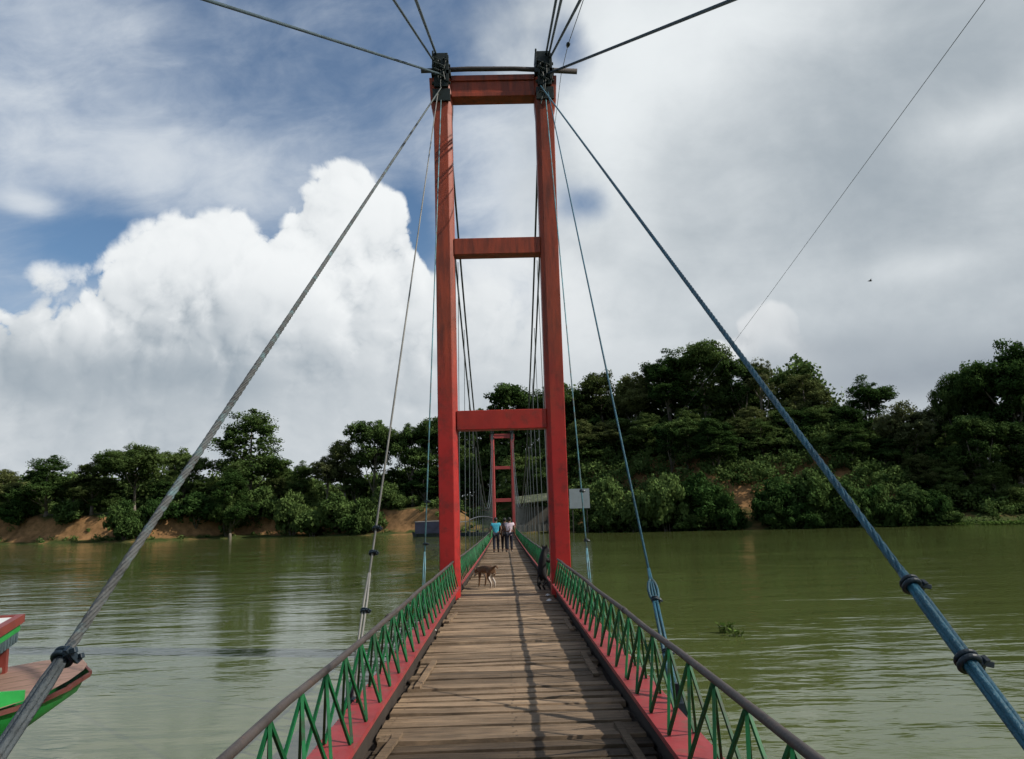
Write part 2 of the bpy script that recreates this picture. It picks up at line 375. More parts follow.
for i, (xx, ya, yb, rot) in enumerate([(-.80, 7.55, 8.9, .02), (-.83, 4.6, 6.0, .05), (.80, 4.55, 6.1, -.02), (.83, 7.9, 9.2, .0), (-.84, 12.2, 13.3, .03), (.86, 11.0, 12.1, .0)]):
    q = MB(); q.bar((xx-rot, ya, dz_(ya)+.019), (xx+rot, yb, dz_(yb)+.019), .055, .026, tint=.6-.3*(ya < 5.5)); q.build('batten', M['wood'], deck)  # near battens darkened too, matching the painted shade on the boards
# railings
def railing(sx, y0, y1, nvis, name='railing'):
    n = int(round((y1-y0)/.55)); ys = [y0+(y1-y0)*i/n for i in range(n+1)]
    ra = random.Random(int(y0*10)+int(sx*3))
    h = MB(); hp = [(sx*1.02+ra.uniform(-.008, .008), yy, dz_(yy)+.685+ra.uniform(-.008, .008)) for yy in ys[::2]+[ys[-1]]]
    h.tube(hp, .0215, 10)
    for yy in ys[3::9]:                      # pipe sleeves
        h.tube([(sx*1.02, yy-.06, dz_(yy)+.685), (sx*1.02, yy+.06, dz_(yy)+.685)], .026, 10)
    rail = h.build(name, M['rail'], bridge, smooth=True)
    k = MB()
    for a, b_ in zip(ys[:-1], ys[1:]):
        za, zb = dz_(a), dz_(b_)
        xi, xo = sx*.895, sx*1.13
        k.hexa([(xi, a, za+.185), (xo, a, za+.185), (xo, b_, zb+.185), (xi, b_, zb+.185), (xi, a, za+.22), (xo, a, za+.22), (xo, b_, zb+.22), (xi, b_, zb+.22)])
        xi, xo = sx*.975, sx*1.10
        k.hexa([(xi, a, za-.14), (xo, a, za-.14), (xo, b_, zb-.14), (xi, b_, zb-.14), (xi, a, za+.183), (xo, a, za+.183), (xo, b_, zb+.183), (xi, b_, zb+.183)], 1)
    k.build('kerb_beam', [M['pink'], M['dark_wood']], rail)
    rest = MB()
    for i in range(n):
        a, b_ = ys[i], ys[i+1]; c = (a+b_)/2
        m_ = MB() if i < nvis else rest
        top_ = (sx*1.02, c, dz_(c)+.672)
        j = lambda: ra.uniform(-.012, .012)*(2.6 if ra.random() < .12 else 1)
        for xx in (.93, 1.095):
            w_ = .0165 if xx < 1.0 else .015
            m_.bar(top_, (sx*xx+j()*.4, a+.012+j(), dz_(a)+.222), w_, tint=ra.random()); m_.bar(top_, (sx*xx+j()*.4, b_-.012+j(), dz_(b_)+.222), w_, tint=ra.random())
        if i < nvis: m_.build('lattice_brace', M['green'], rail)
    if rest.v:
        o = rest.build('lattice_brace', M['green'], rail); o['kind'] = 'stuff'
for sx in (-1, 1):
    railing(sx, .6, 15.94, 28); railing(sx, 16.5, 89.7, 22); railing(sx, 90.3, 124, 0)
# towers
def tower(Y, zb, zt, far):
    s = (zt-zb)/(12.05-1.12)
    Z = lambda z: zb+(z-1.12)*s
    f0, f1 = Y-.22, Y+.22
    for sx in (-1, 1):
        g = MB(); lev = [(-2.2, .385, -.01), (1.1, .385, -.01), (4.5, .385, -.01), (8.3, .38, -.01), (11.2, .385, .0), (11.45, .46, .02), (12.05, .50, .03)]
        rings = []
        for z, wd, off in lev:
            zz = Z(z) if z > 0 else z; cx = sx*(1.10+off); ci = .085
            pts = [(-wd/2, f1), (-wd/2, f0), (wd/2-ci, f0), (wd/2, f0+ci*.9), (wd/2, f1)]     # outer back, outer front, chamfered inner edge, inner back
            rings.append([(cx-sx*px_, py_, zz) for px_, py_ in pts])
        vs = [p for r_ in rings for p in r_]; fs = [tuple(range(5))[::-1], tuple(len(vs)-5+i for i in range(5))]
        for i in range(len(rings)-1):
            for q in range(5): a = i*5+q; c = i*5+(q+1) % 5; fs.append((a, c, c+5, a+5))
        g.add(vs, fs)
        leg = g.build('tower_leg', M['red_far' if far else 'red_tower'], bridge, bevel=.012)
        g = MB(); cx = sx*1.115
        g.box(cx-.15, cx+.15, f0-.08, f1+.05, Z(11.80), Z(12.58)); g.box(cx-.19, cx-.153, f0-.11, f1+.08, Z(12.2), Z(12.62)); g.box(cx+.11, cx+.17, f0-.12, f0-.083, Z(11.9), Z(12.5))
        g.box(cx-.19, cx+.19, f0-.06, f0-.003, Z(11.48), Z(11.76))
        g.box(cx-.21, cx+.21, f0-.12, f1+.08, Z(12.07), Z(12.16))
        for zz in (11.9, 12.3): g.tube([(cx-.2, f0-.03, Z(zz)), (cx+.2, f0-.03, Z(zz))], .035, 8)
        for k_ in range(7):                  # shackles, U bolts and rope ends crowded on the saddle
            rk = random.Random(k_*3+sx); xx, zz = cx+rk.uniform(-.12, .12), rk.uniform(11.5, 12.45)
            g.tube([(xx-.05, f0-.10, Z(zz)), (xx-.05, f0-.17, Z(zz)), (xx+.05, f0-.17, Z(zz-.05)), (xx+.05, f0-.10, Z(zz-.05))], rk.uniform(.014, .026), 6)
            g.tube([(xx, f0-.13, Z(zz)), (xx+rk.uniform(-.06, .06), f0-.12, Z(zz-.28))], .018, 6)
        g.build('cable_saddle', M['steel'], leg, bevel=.008)
    for za, zb2, fr in ((11.60, 12.10, .05), (8.07, 8.42, .05), (4.39, 4.78, .04)):
        g = MB(); x_ = 1.09-.192+.004
        g.box(-x_, x_, f0+fr, f1-fr, Z(za), Z(zb2))
        if za > 11: g.box(-x_, x_, f0+.012, f0+fr, Z(11.97), Z(12.1)); g.box(-x_, x_, f0+.012, f0+fr, Z(11.60), Z(11.70))
        g.build('tower_crossbeam', M['red_far' if far else 'red_tower'], bridge, bevel=.01)
    if not far:
        g = MB(); pa, pb = at(421, 71, f0-.02), at(577, 71.5, f0-.02)
        g.tube([pa, pa.lerp(pb, .3)+Vector((0, 0, .05)), pa.lerp(pb, .6)+Vector((0, 0, .06)), pb], [.05, .055, .05, .06], 8)
        g.build('top_log', M['log'], bridge, smooth=True)
# tower paint: weathered orange-red above, deeper crimson below
mm = paint('tower_red', (.36, .013, .010), .5, .22, 1.4, worn=(.17, .014, .010), worn_amt=.42, bump=.25, bscale=10); M['red_tower'] = mm
t = mm.node_tree; N, L = t.nodes, t.links; b = N['Principled BSDF']
src = b.inputs['Base Color'].links[0].from_socket
tcn = N.new('ShaderNodeTexCoord'); spz = N.new('ShaderNodeSeparateXYZ'); L.new(tcn.outputs['Object'], spz.inputs[0])
zr = N.new('ShaderNodeMapRange'); zr.inputs['From Min'].default_value = 4.0; zr.inputs['From Max'].default_value = 6.5; L.new(spz.outputs[2], zr.inputs['Value'])
mx = N.new('ShaderNodeMix'); mx.data_type = 'RGBA'; mx.blend_type = 'MIX'; L.new(zr.outputs[0], mx.inputs[0])
L.new(src, mx.inputs[6])
sv = N.new('ShaderNodeTexNoise'); sv.inputs['Scale'].default_value = 2.2; sv.inputs['Detail'].default_value = 7; sv.inputs['Roughness'].default_value = .65
mpz = N.new('ShaderNodeMapping'); mpz.inputs['Scale'].default_value = (3, 3, .45); L.new(tcn.outputs['Object'], mpz.inputs[0]); L.new(mpz.outputs[0], sv.inputs['Vector'])
ra_ = N.new('ShaderNodeValToRGB'); L.new(sv.outputs['Fac'], ra_.inputs[0])
ra_.color_ramp.elements[0].position = .34; ra_.color_ramp.elements[0].color = (.13, .028, .014, 1); ra_.color_ramp.elements[1].position = .66; ra_.color_ramp.elements[1].color = (.36, .058, .022, 1)
L.new(ra_.outputs[0], mx.inputs[7]); L.new(mx.outputs[2], b.inputs['Base Color'])
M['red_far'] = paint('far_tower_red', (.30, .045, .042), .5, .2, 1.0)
tower(T1, 1.12, 12.05, False); tower(T2, .82, 11.55, True)
# main cables with hangers
for sx in (-1, 1):
    def cz(Y):
        t = (Y-T1)/(T2-T1); return 12.25+(11.75-12.25)*t-4*(8.9)*t*(1-t)
    q = MB(); ys = [T1+(T2-T1)*i/48 for i in range(49)]
    for off in (-.07, .07): q.tube([(sx*1.115+off, yy, cz(yy)) for yy in ys], .026, 6)
    mc = q.build('main_cable', M['cable_dark'], bridge, smooth=True)
    yy = T1+2.4
    while yy < T2-2:
        h = MB(); hz = dz_(yy)+.12; h.tube([(sx*1.115, yy, cz(yy)-.02), (sx*1.2, yy, hz)], .010, 5)
        h.build('hanger', M['iron'], bridge); yy += 3.1
    # anchor leg on the far side
    q = MB()
    for off in (-.07, .07): q.tube([(sx*1.115+off, T2, 11.75), (sx*1.3+off, 128, 1.5)], .03, 6)
    q.build('anchor_cable', M['cable_grey'], bridge, smooth=True)
def clamp(p, dirv, r, parent, ang=0.0):
    dirv = dirv.normalized(); u = dirv.cross(Vector((0, 0, 1))).normalized(); v = dirv.cross(u)
    u, v = u*math.cos(ang)+v*math.sin(ang), v*math.cos(ang)-u*math.sin(ang)
    g = MB(); ring = [p+(u*math.cos(a)+v*math.sin(a))*r*1.25 for a in [k*math.pi/10 for k in range(21)]]
    g.tube(ring, r*.42, 8, cap=False)
    ring = [p+dirv*r*.9+(u*math.cos(a)+v*math.sin(a))*r*1.25 for a in [k*math.pi/10 for k in range(21)]]
    g.tube(ring, r*.36, 8, cap=False)
    g.bar(p+u*r*.8-v*r*.6, p+u*r*3.0-v*r*.6, r*.75); g.bar(p+u*r*.8+v*r*.9+dirv*r*.4, p+u*r*2.8+v*r*.9+dirv*r*.4, r*.75)
    g.bar(p+u*r*1.7-v*r*1.3+dirv*.2*r, p+u*r*1.7+v*r*1.5+dirv*.2*r, r*1.0)
    g.build('cable_clamp', M['clamp'], parent, bevel=.002)
SAG = 0.10
def strands(q, a, b_, r, k=6, seg=60, rr=.5, turns=14):      # laid rope: strands twisting around the core
    a, b_ = Vector(a), Vector(b_); d_ = (b_-a).normalized(); u = d_.cross(Vector((0, 0, 1))).normalized(); v = d_.cross(u)
    q.tube([a, b_], r*.72, 8)
    for i in range(k):
        q.tube([a.lerp(b_, j/seg)+(u*math.cos(2*math.pi*(i/k+turns*j/seg))+v*math.sin(2*math.pi*(i/k+turns*j/seg)))*r*(1-rr*.5) for j in range(seg+1)], r*rr*.62, 5)
def backstay(sx, topz, mat, tail, c1, c2s, bundle, px0, rad):
    P0 = Vector((px0, T1-.28, topz))
    cl = at(c1[0], c1[1], 1.0); k = sx*1.2/cl.x; P1 = CAM_O+(cl-CAM_O)*k
    dirv = (P0-P1).normalized()
    q = MB(); pts = []
    for i in range(25):
        t_ = i/24; p = P1.lerp(P0, t_); pts.append(p)
    strands(q, P1, P0, rad, 5, 420, .8, 62)
    PE = P1-dirv*3.6
    # doubled tail below the clamp
    u = dirv.cross(Vector((0, 0, 1))).normalized(); v = dirv.cross(u)
    for i in range(bundle):
        a = 2*math.pi*i/bundle+.5; o_ = (u*math.cos(a)+v*math.sin(a))*.0105
        q.tube([P1+o_*.35+dirv*.06, P1+o_-dirv*.08, P1+o_-dirv*1.2, PE+o_], .0100, 8, mi=1)
    o = q.build('backstay_cable', [mat, tail], bridge, smooth=True)
    clamp(P1, dirv, .0185, o, .3 if sx > 0 else -.4)
    for (cx, cy) in c2s:
        p = at(cx, cy, 1.0); kk = sx*1.2/p.x; p = CAM_O+(p-CAM_O)*kk
        t_ = (p-P1).dot(dirv); clamp(P1+dirv*t_, dirv, .0205, o, .3 if sx > 0 else -.4)
    g = MB(); g.box(PE.x-.3, PE.x+.3, PE.y-.5, PE.y+.2, -1.5, PE.z+.12); g.build('anchor_block', M['dark_wood'], bridge)
backstay(-1, 11.78, M['cable_grey'], M['cable_dark'], (62, 659), [], 4, -1.115, .0140)
backstay(1, 11.78, M['cable_blue'], M['cable_blue'], (912, 586), [(969, 662)], 5, 1.02, .0128)
def stay(px_top, rail_px, sx, matt, clamps, loop=False):
    P0 = at(*px_top, T1-.30)
    # foot on the outer flange of the kerb beam, so that the line crosses the handrail where it does on site
    best = None
    for i in range(200):
        Yf = 3+i*.06; P1 = Vector((sx*1.165, Yf, dz_(Yf)+.13))
        # image position where the straight stay passes the handrail height
        t_ = (dz_(Yf)+.69-P1.z)/(P0.z-P1.z); p = P1.lerp(P0, t_); d_ = p-CAM_O
        x_ = 512+F*d_.dot(RIGHT)/d_.dot(FWD)
        if best is None or abs(x_-rail_px) < best[0]: best = (abs(x_-rail_px), P1)
    P1 = best[1]; q = MB()
    q.tube([P0, P0.lerp(P1, .5)+Vector((0, 0, -.03)), P1.lerp(P0, .09)], .0105, 6)
    lo = P1.lerp(P0, .09); u = Vector((.012, 0, 0))
    q.tube([lo+u*.3, P1.lerp(P0, .07)+u, P1+u], .010, 6); q.tube([lo-u*.3, P1.lerp(P0, .07)-u, P1-u], .010, 6)
    if loop:                                 # eye and doubled tail just above the handrail
        d_ = (P0-P1).normalized(); s_ = Vector((1, 0, 0)); e_ = P1.lerp(P0, .082)
        q.tube([e_+d_*(.11*math.cos(a)-.11)+s_*.035*math.sin(a) for a in [k*math.pi/8 for k in range(17)]], .012, 6)
        for o_ in (-.012, .010): q.tube([e_-d_*.16+s_*o_, e_-d_*.5+s_*o_*1.4, P1+s_*o_*2], .013, 6)
    o = q.build('stay_rope', matt, bridge, smooth=True)
    for c in clamps: clamp(P1.lerp(P0, c), P0-P1, .020, o, sx*.4)
    g = MB(); g.tube([P1+Vector((0, 0, .22)), P1-Vector((0, 0, .05))], .028, 8); g.box(P1.x-.04, P1.x+.04, P1.y-.06, P1.y+.06, P1.z, P1.z+.10)
    g.build('turnbuckle', M['clamp'], o)
    return P1
stay((438, 92), 362, -1, M['stay_grey'], [.062, .105, .125])
stay((441, 100), 424, -1, M['stay_teal'], [.10, .16])
stay((546, 100), 589, 1, M['stay_teal'], [.10, .17])
stay((548, 92), 660, 1, M['cable_blue'], [.068, .035], True)
# guy ropes running back over the deck to the near bank
def guy(name, a, Ya, b_, Yb, r, matt, extra=1.7):
    A, B = at(*a, Ya), at(*b_, Yb); q = MB(); E_ = A+(B-A)*((A.y+16)/(A.y-B.y))
    q.tube([A, A.lerp(E_, .5)-Vector((0, 0, .015)), E_], r, 7); return q.build(name, matt, bridge, smooth=True)
guy('guy_rope', (440, 74), T1-.3, (208, 0), 9.0, .024, M['guy_blue'])
guy('guy_rope', (547, 74), T1-.3, (731, 0), 9.0, .026, M['guy_blue'])
guy('guy_rope', (433, 60), T1-.2, (394, 0), 11.0, .022, M['guy_blue'])
guy('guy_rope', (436, 54), T1-.2, (416, 0), 11.0, .026, M['guy_blue'])
guy('guy_rope', (546, 54), T1-.2, (556, 0), 11.0, .022, M['guy_blue'])
guy('guy_rope', (549, 54), T1-.2, (561, 0), 10.5, .022, M['guy_blue'])
guy('guy_rope', (550, 58), T1-.2, (580, 0), 11.0, .024, M['guy_blue'])
# ------------------------------------------------------------------ water
mm, t, b, N, L = nodes('river_water'); M['water'] = mm
b.inputs['Roughness'].default_value = .06; b.inputs['IOR'].default_value = 1.33; b.inputs['Specular IOR Level'].default_value = .5
tcn = N.new('ShaderNodeTexCoord')
def nz(scale, sc, detail, rough, dist=0.):
    mp = N.new('ShaderNodeMapping'); mp.inputs['Scale'].default_value = sc; mp.inputs['Rotation'].default_value = (0, 0, R(9)); L.new(tcn.outputs['Object'], mp.inputs[0])
    n = N.new('ShaderNodeTexNoise'); n.inputs['Scale'].default_value = scale; n.inputs['Detail'].default_value = detail; n.inputs['Roughness'].default_value = rough; n.inputs['Distortion'].default_value = dist
    L.new(mp.outputs[0], n.inputs['Vector']); return n.outputs['Fac']
def ad(a, ka, b_, kb):
    m1 = N.new('ShaderNodeMath'); m1.operation = 'MULTIPLY'; L.new(a, m1.inputs[0]); m1.inputs[1].default_value = ka
    m2 = N.new('ShaderNodeMath'); m2.operation = 'MULTIPLY_ADD'; L.new(b_, m2.inputs[0]); m2.inputs[1].default_value = kb; L.new(m1.outputs[0], m2.inputs[2]); return m2.outputs[0]
w1 = nz(.55, (.55, 1.5, 1), 3, .5, .5); w2 = nz(2.4, (.5, 1.3, 1), 3, .55, .4); w3 = nz(.12, (.7, 1.2, 1), 2, .5)
calm = nz(.06, (.6, 1.6, 1), 3, .55)        # patches of breeze and of calm
cm = N.new('ShaderNodeMapRange'); cm.inputs['From Min'].default_value = .40; cm.inputs['From Max'].default_value = .62; cm.inputs['To Min'].default_value = .25; cm.inputs['To Max'].default_value = 1.0; L.new(calm, cm.inputs['Value'])
hh = ad(w1, 1.0, w2, .28)
hm = N.new('ShaderNodeMath'); hm.operation = 'MULTIPLY'; L.new(hh, hm.inputs[0]); L.new(cm.outputs[0], hm.inputs[1])
bp = N.new('ShaderNodeBump'); bp.inputs['Strength'].default_value = .42; bp.inputs['Distance'].default_value = .16; L.new(hm.outputs[0], bp.inputs['Height']); L.new(bp.outputs[0], b.inputs['Normal'])
mx = N.new('ShaderNodeMix'); mx.data_type = 'RGBA'; L.new(w3, mx.inputs[0]); mx.inputs[6].default_value = (.066, .084, .023, 1); mx.inputs[7].default_value = (.088, .108, .036, 1); L.new(mx.outputs[2], b.inputs['Base Color'])
q = MB(); q.add([(-3000, -1500, 0), (3000, -1500, 0), (3000, 5000, 0), (-3000, 5000, 0)], [(0, 1, 2, 3)])
wat = q.build('water', M['water']); tag(wat, 'murky green river water with light ripples', None, kind='structure')
# ------------------------------------------------------------------ far banks
SX = [-900, -400, -200, -81, -58, -44, -28, -15, -5, 7, 19, 29, 43, 52, 58, 80, 150, 400, 900]
SY = [240, 190, 150, 134, 128, 136, 130, 124, 116, 109, 105.5, 98, 95.5, 93, 90.5, 88, 82, 80, 70]
def shore(X): return float(np.interp(X, SX, SY))
def hash_n(X, Y, s, seed=0):                # smooth value noise
    x, y = X*s+seed*17.3, Y*s-seed*9.1; i, j = math.floor(x), math.floor(y); fx, fy = x-i, y-j
    fx, fy = fx*fx*(3-2*fx), fy*fy*(3-2*fy)
    h = lambda a, b_: (math.sin(a*127.1+b_*311.7+seed*74.7)*43758.5453) % 1.0
    return (h(i, j)*(1-fx)+h(i+1, j)*fx)*(1-fy)+(h(i, j+1)*(1-fx)+h(i+1, j+1)*fx)*fy
def sm(x, a, b_):
    t_ = min(1, max(0, (x-a)/(b_-a))); return t_*t_*(3-2*t_)
def ground(X, Y):
    d_ = Y-shore(X)-(hash_n(X, Y, .25, 3)-.5)*2.0
    if d_ < 0: return max(-3, d_*.25-.1)
    low = .25*sm(d_, 0, 2)+(3.0+1.6*hash_n(X, 0, .07, 1))*sm(d_, 1.5+2*hash_n(X, 0, .15, 2), 6.5)+.02*d_
    hill = .3*sm(d_, 0, 2)+10.2*sm(d_, .5, 20)+.05*d_
    lowr = .15*sm(d_, 0, 2)+1.3*sm(d_, 2, 9)+2.5*sm(d_, 12, 40)
    land = .25*sm(d_, 0, 1)+1.5*sm(d_, 1, 8)+6*sm(d_, 14, 34)
    kr = sm(X, 6, 13); kl = sm(X, -8, -4); kf = sm(X, 47, 56)
    z = low*(1-kl)+kl*(land*(1-kr)+kr*(hill*(1-kf)+lowr*kf))
    return z+(hash_n(X, Y, .4, 5)-.5)*.5*sm(d_, 1, 5)
gx = list(np.concatenate([np.linspace(-2500, -220, 14), np.arange(-200, 151, 1.25), np.linspace(170, 2500, 14)]))
ds = list(np.concatenate([[-40, -12, -5], np.arange(-2, 36, .8), np.linspace(38, 90, 12), [140, 300, 800, 2500]]))
q = MB(); nx_ = len(gx)
for d_ in ds:
    for X_ in gx:
        Y_ = shore(X_)+d_; q.v.append((X_, Y_, ground(X_, Y_)))
q.t = [.5]*len(q.v)
for j in range(len(ds)-1):
    for i in range(nx_-1): q.f.append((j*nx_+i, j*nx_+i+1, (j+1)*nx_+i+1, (j+1)*nx_+i))
q.mi = [0]*len(q.f)
mm, t, b, N, L = nodes('bank_soil'); M['soil'] = mm
tcn = N.new('ShaderNodeTexCoord'); n1 = N.new('ShaderNodeTexNoise'); n1.inputs['Scale'].default_value = .8; n1.inputs['Detail'].default_value = 8; n1.inputs['Roughness'].default_value = .7; L.new(tcn.outputs['Object'], n1.inputs['Vector'])
rp = N.new('ShaderNodeValToRGB'); L.new(n1.outputs['Fac'], rp.inputs[0]); cr = rp.color_ramp
cr.elements[0].position = .3; cr.elements[0].color = (.11, .064, .028, 1); cr.elements[1].position = .7; cr.elements[1].color = (.37, .205, .092, 1)
n2 = N.new('ShaderNodeTexNoise'); n2.inputs['Scale'].default_value = .35; n2.inputs['Detail'].default_value = 6; L.new(tcn.outputs['Object'], n2.inputs['Vector'])
g = N.new('ShaderNodeNewGeometry'); sz = N.new('ShaderNodeSeparateXYZ'); L.new(g.outputs['Normal'], sz.inputs[0])
gm = N.new('ShaderNodeMath'); gm.operation = 'MULTIPLY_ADD'; L.new(n2.outputs['Fac'], gm.inputs[0]); gm.inputs[1].default_value = .9; L.new(sz.outputs[2], gm.inputs[2])
gr_ = N.new('ShaderNodeMapRange'); gr_.inputs['From Min'].default_value = 1.22; gr_.inputs['From Max'].default_value = 1.42; L.new(gm.outputs[0], gr_.inputs['Value'])
mx = N.new('ShaderNodeMix'); mx.data_type = 'RGBA'; L.new(gr_.outputs[0], mx.inputs[0]); L.new(rp.outputs[0], mx.inputs[6]); mx.inputs[7].default_value = (.040, .055, .015, 1)
L.new(mx.outputs[2], b.inputs['Base Color']); b.inputs['Roughness'].default_value = .95; b.inputs['Specular IOR Level'].default_value = .1
bank = q.build('ground', M['soil'], smooth=True); tag(bank, 'orange earth river bank rising under the trees', None, kind='structure')
# ------------------------------------------------------------------ leaves
M['leaf'] = leafmat('leaves', (.038, .074, .020), (.110, .158, .048), dark=.42, trans=.32)
M['leaf_pale'] = leafmat('pale_leaves', (.080, .095, .042), (.150, .165, .070), dark=.36, trans=.2)
M['leaf_dark'] = leafmat('dark_leaves', (.036, .070, .020), (.090, .135, .040), dark=.42, trans=.18)
M['leaf_bush'] = leafmat('bush_leaves', (.034, .070, .019), (.094, .142, .042), dark=.40, trans=.22)
M['leaf_olive'] = leafmat('olive_leaves', (.056, .076, .024), (.120, .138, .050), dark=.42, trans=.2)
M['weed'] = leafmat('water_weed', (.05, .09, .02), (.11, .16, .04), dark=.5, trans=.15, scale=3)
M['bark'] = paint('bark', (.14, .12, .095), .9, .35, 2.0)
def leafcloud(cent, nrm, size, tint, asp=.62):
    n = len(cent); r1 = rng.normal(size=(n, 3)); a = np.cross(nrm, r1); a /= np.linalg.norm(a, axis=1)[:, None]+1e-9
    b_ = np.cross(nrm, a); s = (size*rng.uniform(.6, 1.35, n))[:, None] if np.isscalar(size) else (size*rng.uniform(.7, 1.3, n))[:, None]
    fold = nrm*s*rng.uniform(-.18, .18, n)[:, None]
    v = np.stack([cent-a*s*.5, cent-b_*s*.5*asp+fold, cent+a*s*.5, cent+b_*s*.5*asp+fold], 1).reshape(-1, 3)
    return v, np.repeat(tint, 4)
def leafmesh(name, v, tint, mat):
    n = len(v)//4; me = bpy.data.meshes.new(name)
    me.vertices.add(len(v)); me.vertices.foreach_set('co', v.astype(np.float32).ravel())
    me.loops.add(len(v)); me.loops.foreach_set('vertex_index', np.arange(len(v), dtype=np.int32))
    me.polygons.add(n); me.polygons.foreach_set('loop_start', np.arange(0, len(v), 4, dtype=np.int32)); me.polygons.foreach_set('loop_total', np.full(n, 4, dtype=np.int32))
    me.materials.append(mat); a = me.attributes.new('tint', 'FLOAT', 'POINT'); a.data.foreach_set('value', tint.astype(np.float32))
    me.update(); me.validate(); return me
def unit(a): return a/(np.linalg.norm(a, axis=1)[:, None]+1e-9)
def clumps(cen, rad, per, size, flat=.78, up=.25):
    """leaf clumps: around every centre a tight tuft of small leaves, lighter on its crown"""
    n = len(cen)*per; idx = np.repeat(np.arange(len(cen)), per)
    d = unit(rng.normal(size=(n, 3))); off = d*(rng.random(n)**.40)[:, None]*rad[idx][:, None]*np.array([1, 1, flat])
    off += rng.normal(size=(n, 3))*.10*rad[idx][:, None]
    tone = rng.uniform(-.16, .16, len(cen))
    t_ = np.clip(.46+.34*off[:, 2]/(rad[idx]*flat)+tone[idx]+rng.normal(size=n)*.08, 0, 1)  # shading put into the tint: tuft tops pale, undersides dark
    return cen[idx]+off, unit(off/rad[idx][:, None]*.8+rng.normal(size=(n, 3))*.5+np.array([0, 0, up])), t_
def crown(subs, nclump, rc, per, size, rr):
    nclump = int(nclump*1.4); area = np.array([s[3]*s[4] for s in subs]); cnt = np.maximum(4, (area/area.sum()*nclump).astype(int)); C_ = []; K_ = []
    for (x, y, z, rh, rv), n in zip(subs, cnt):
        d = unit(rng.normal(size=(n, 3))); d[:, 2] = np.where(d[:, 2] < -.45, -d[:, 2], d[:, 2])
        C_.append(np.array([x, y, z])+d*rng.uniform(.70, 1.06, n)[:, None]*np.array([rh, rh, rv]))
        m_ = max(40, int(rh*rh*40)); dd = unit(rng.normal(size=(m_, 3)))*(rng.random(m_)**.33)[:, None]*.78; K_.append(np.array([x, y, z])+dd*np.array([rh, rh, rv]))
    C_ = np.concatenate(C_); K_ = np.concatenate(K_); rad = rc*rng.uniform(.6, 1.35, len(C_))
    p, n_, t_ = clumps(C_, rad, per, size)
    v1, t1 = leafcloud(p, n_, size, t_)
    v2, t2 = leafcloud(K_, unit(rng.normal(size=K_.shape)), size*2.4, np.full(len(K_), .22))  # inner leaves tinted dark: shade of the crown interior painted in
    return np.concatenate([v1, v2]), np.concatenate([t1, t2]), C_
def tree_proto(seed, H=16., W=12., trunk=.30, nsub=5, nclump=120, per=110, size=.28, mat='leaf', lean=.0, rc=.80, upr=1.0):
    rr = random.Random(seed); q = MB(); zc = H*(1+trunk)/2; ht = H*(1-trunk)/2
    subs = [(lean*zc, 0, zc+ht*.12, W*.27, ht*.80)]
    for i in range(nsub):
        a = 6.283*(i+rr.uniform(-.3, .3))/nsub; d_ = W*rr.uniform(.20, .32); f = rr.uniform(-.62, .62)
        rh = W*rr.uniform(.15, .22); subs.append((math.cos(a)*d_*(1-.35*max(0, f))+lean*(zc+f*ht), math.sin(a)*d_, zc+f*ht*upr, rh, rh*rr.uniform(.75, 1.05)))
    v, t_, cl = crown(subs, nclump, rc, per, size, rr)
    tb = Vector((0, 0, -.8)); fork = Vector((lean*H*trunk, rr.uniform(-.2, .2), H*trunk*.85)); r0 = .019*H
    q.tube([tb, tb.lerp(fork, .5)+Vector((rr.uniform(-.15, .15), 0, 0)), fork], [r0*1.3, r0*.95, r0*.8], 8)
    top_ = Vector((lean*zc, 0, zc+ht*.7))
    q.tube([fork, fork.lerp(top_, .5)+Vector((rr.uniform(-.4, .4), rr.uniform(-.3, .3), 0)), top_], [r0*.8, r0*.5, r0*.12], 7)
    for (x, y, z, rh, rv) in subs[1:]:
        e_ = Vector((x, y, z)); s_ = fork.lerp(top_, rr.uniform(0, .55)); md = s_.lerp(e_, .5)+Vector((rr.uniform(-.3, .3), rr.uniform(-.3, .3), -.02*H))
        q.tube([s_, md, e_], [r0*.42, r0*.28, r0*.12], 6)
        for j in range(9):
            tp = Vector(cl[rr.randrange(len(cl))])
            if (tp-e_).length < rh*1.5: q.tube([md.lerp(e_, rr.uniform(.5, 1)), tp], [r0*.13, r0*.04], 4)
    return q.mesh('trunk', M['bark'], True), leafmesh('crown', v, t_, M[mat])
def bush_proto(seed, W=6., H=4., nsub=6, nclump=60, per=90, size=.27, mat='leaf_bush'):
    rr = random.Random(seed); q = MB(); subs = [(0, 0, H*.42, W*.28, H*.46)]
    for i in range(nsub):
        a = 6.283*i/nsub+rr.uniform(-.3, .3); d_ = W*rr.uniform(.2, .34); rh = W*rr.uniform(.14, .2)
        hz = H*rr.uniform(.18, .5); subs.append((math.cos(a)*d_, math.sin(a)*d_, hz, rh, H*rr.uniform(.2, .32)))
        q.tube([(0, 0, -.4), (math.cos(a)*d_*.4, math.sin(a)*d_*.4, hz*.6), (math.cos(a)*d_, math.sin(a)*d_, hz)], [.07, .05, .02], 5)
    v, t_, cl = crown(subs, nclump, .62, per, size, rr)
    return q.mesh('stem', M['bark'], True), leafmesh('foliage', v, t_, M[mat])
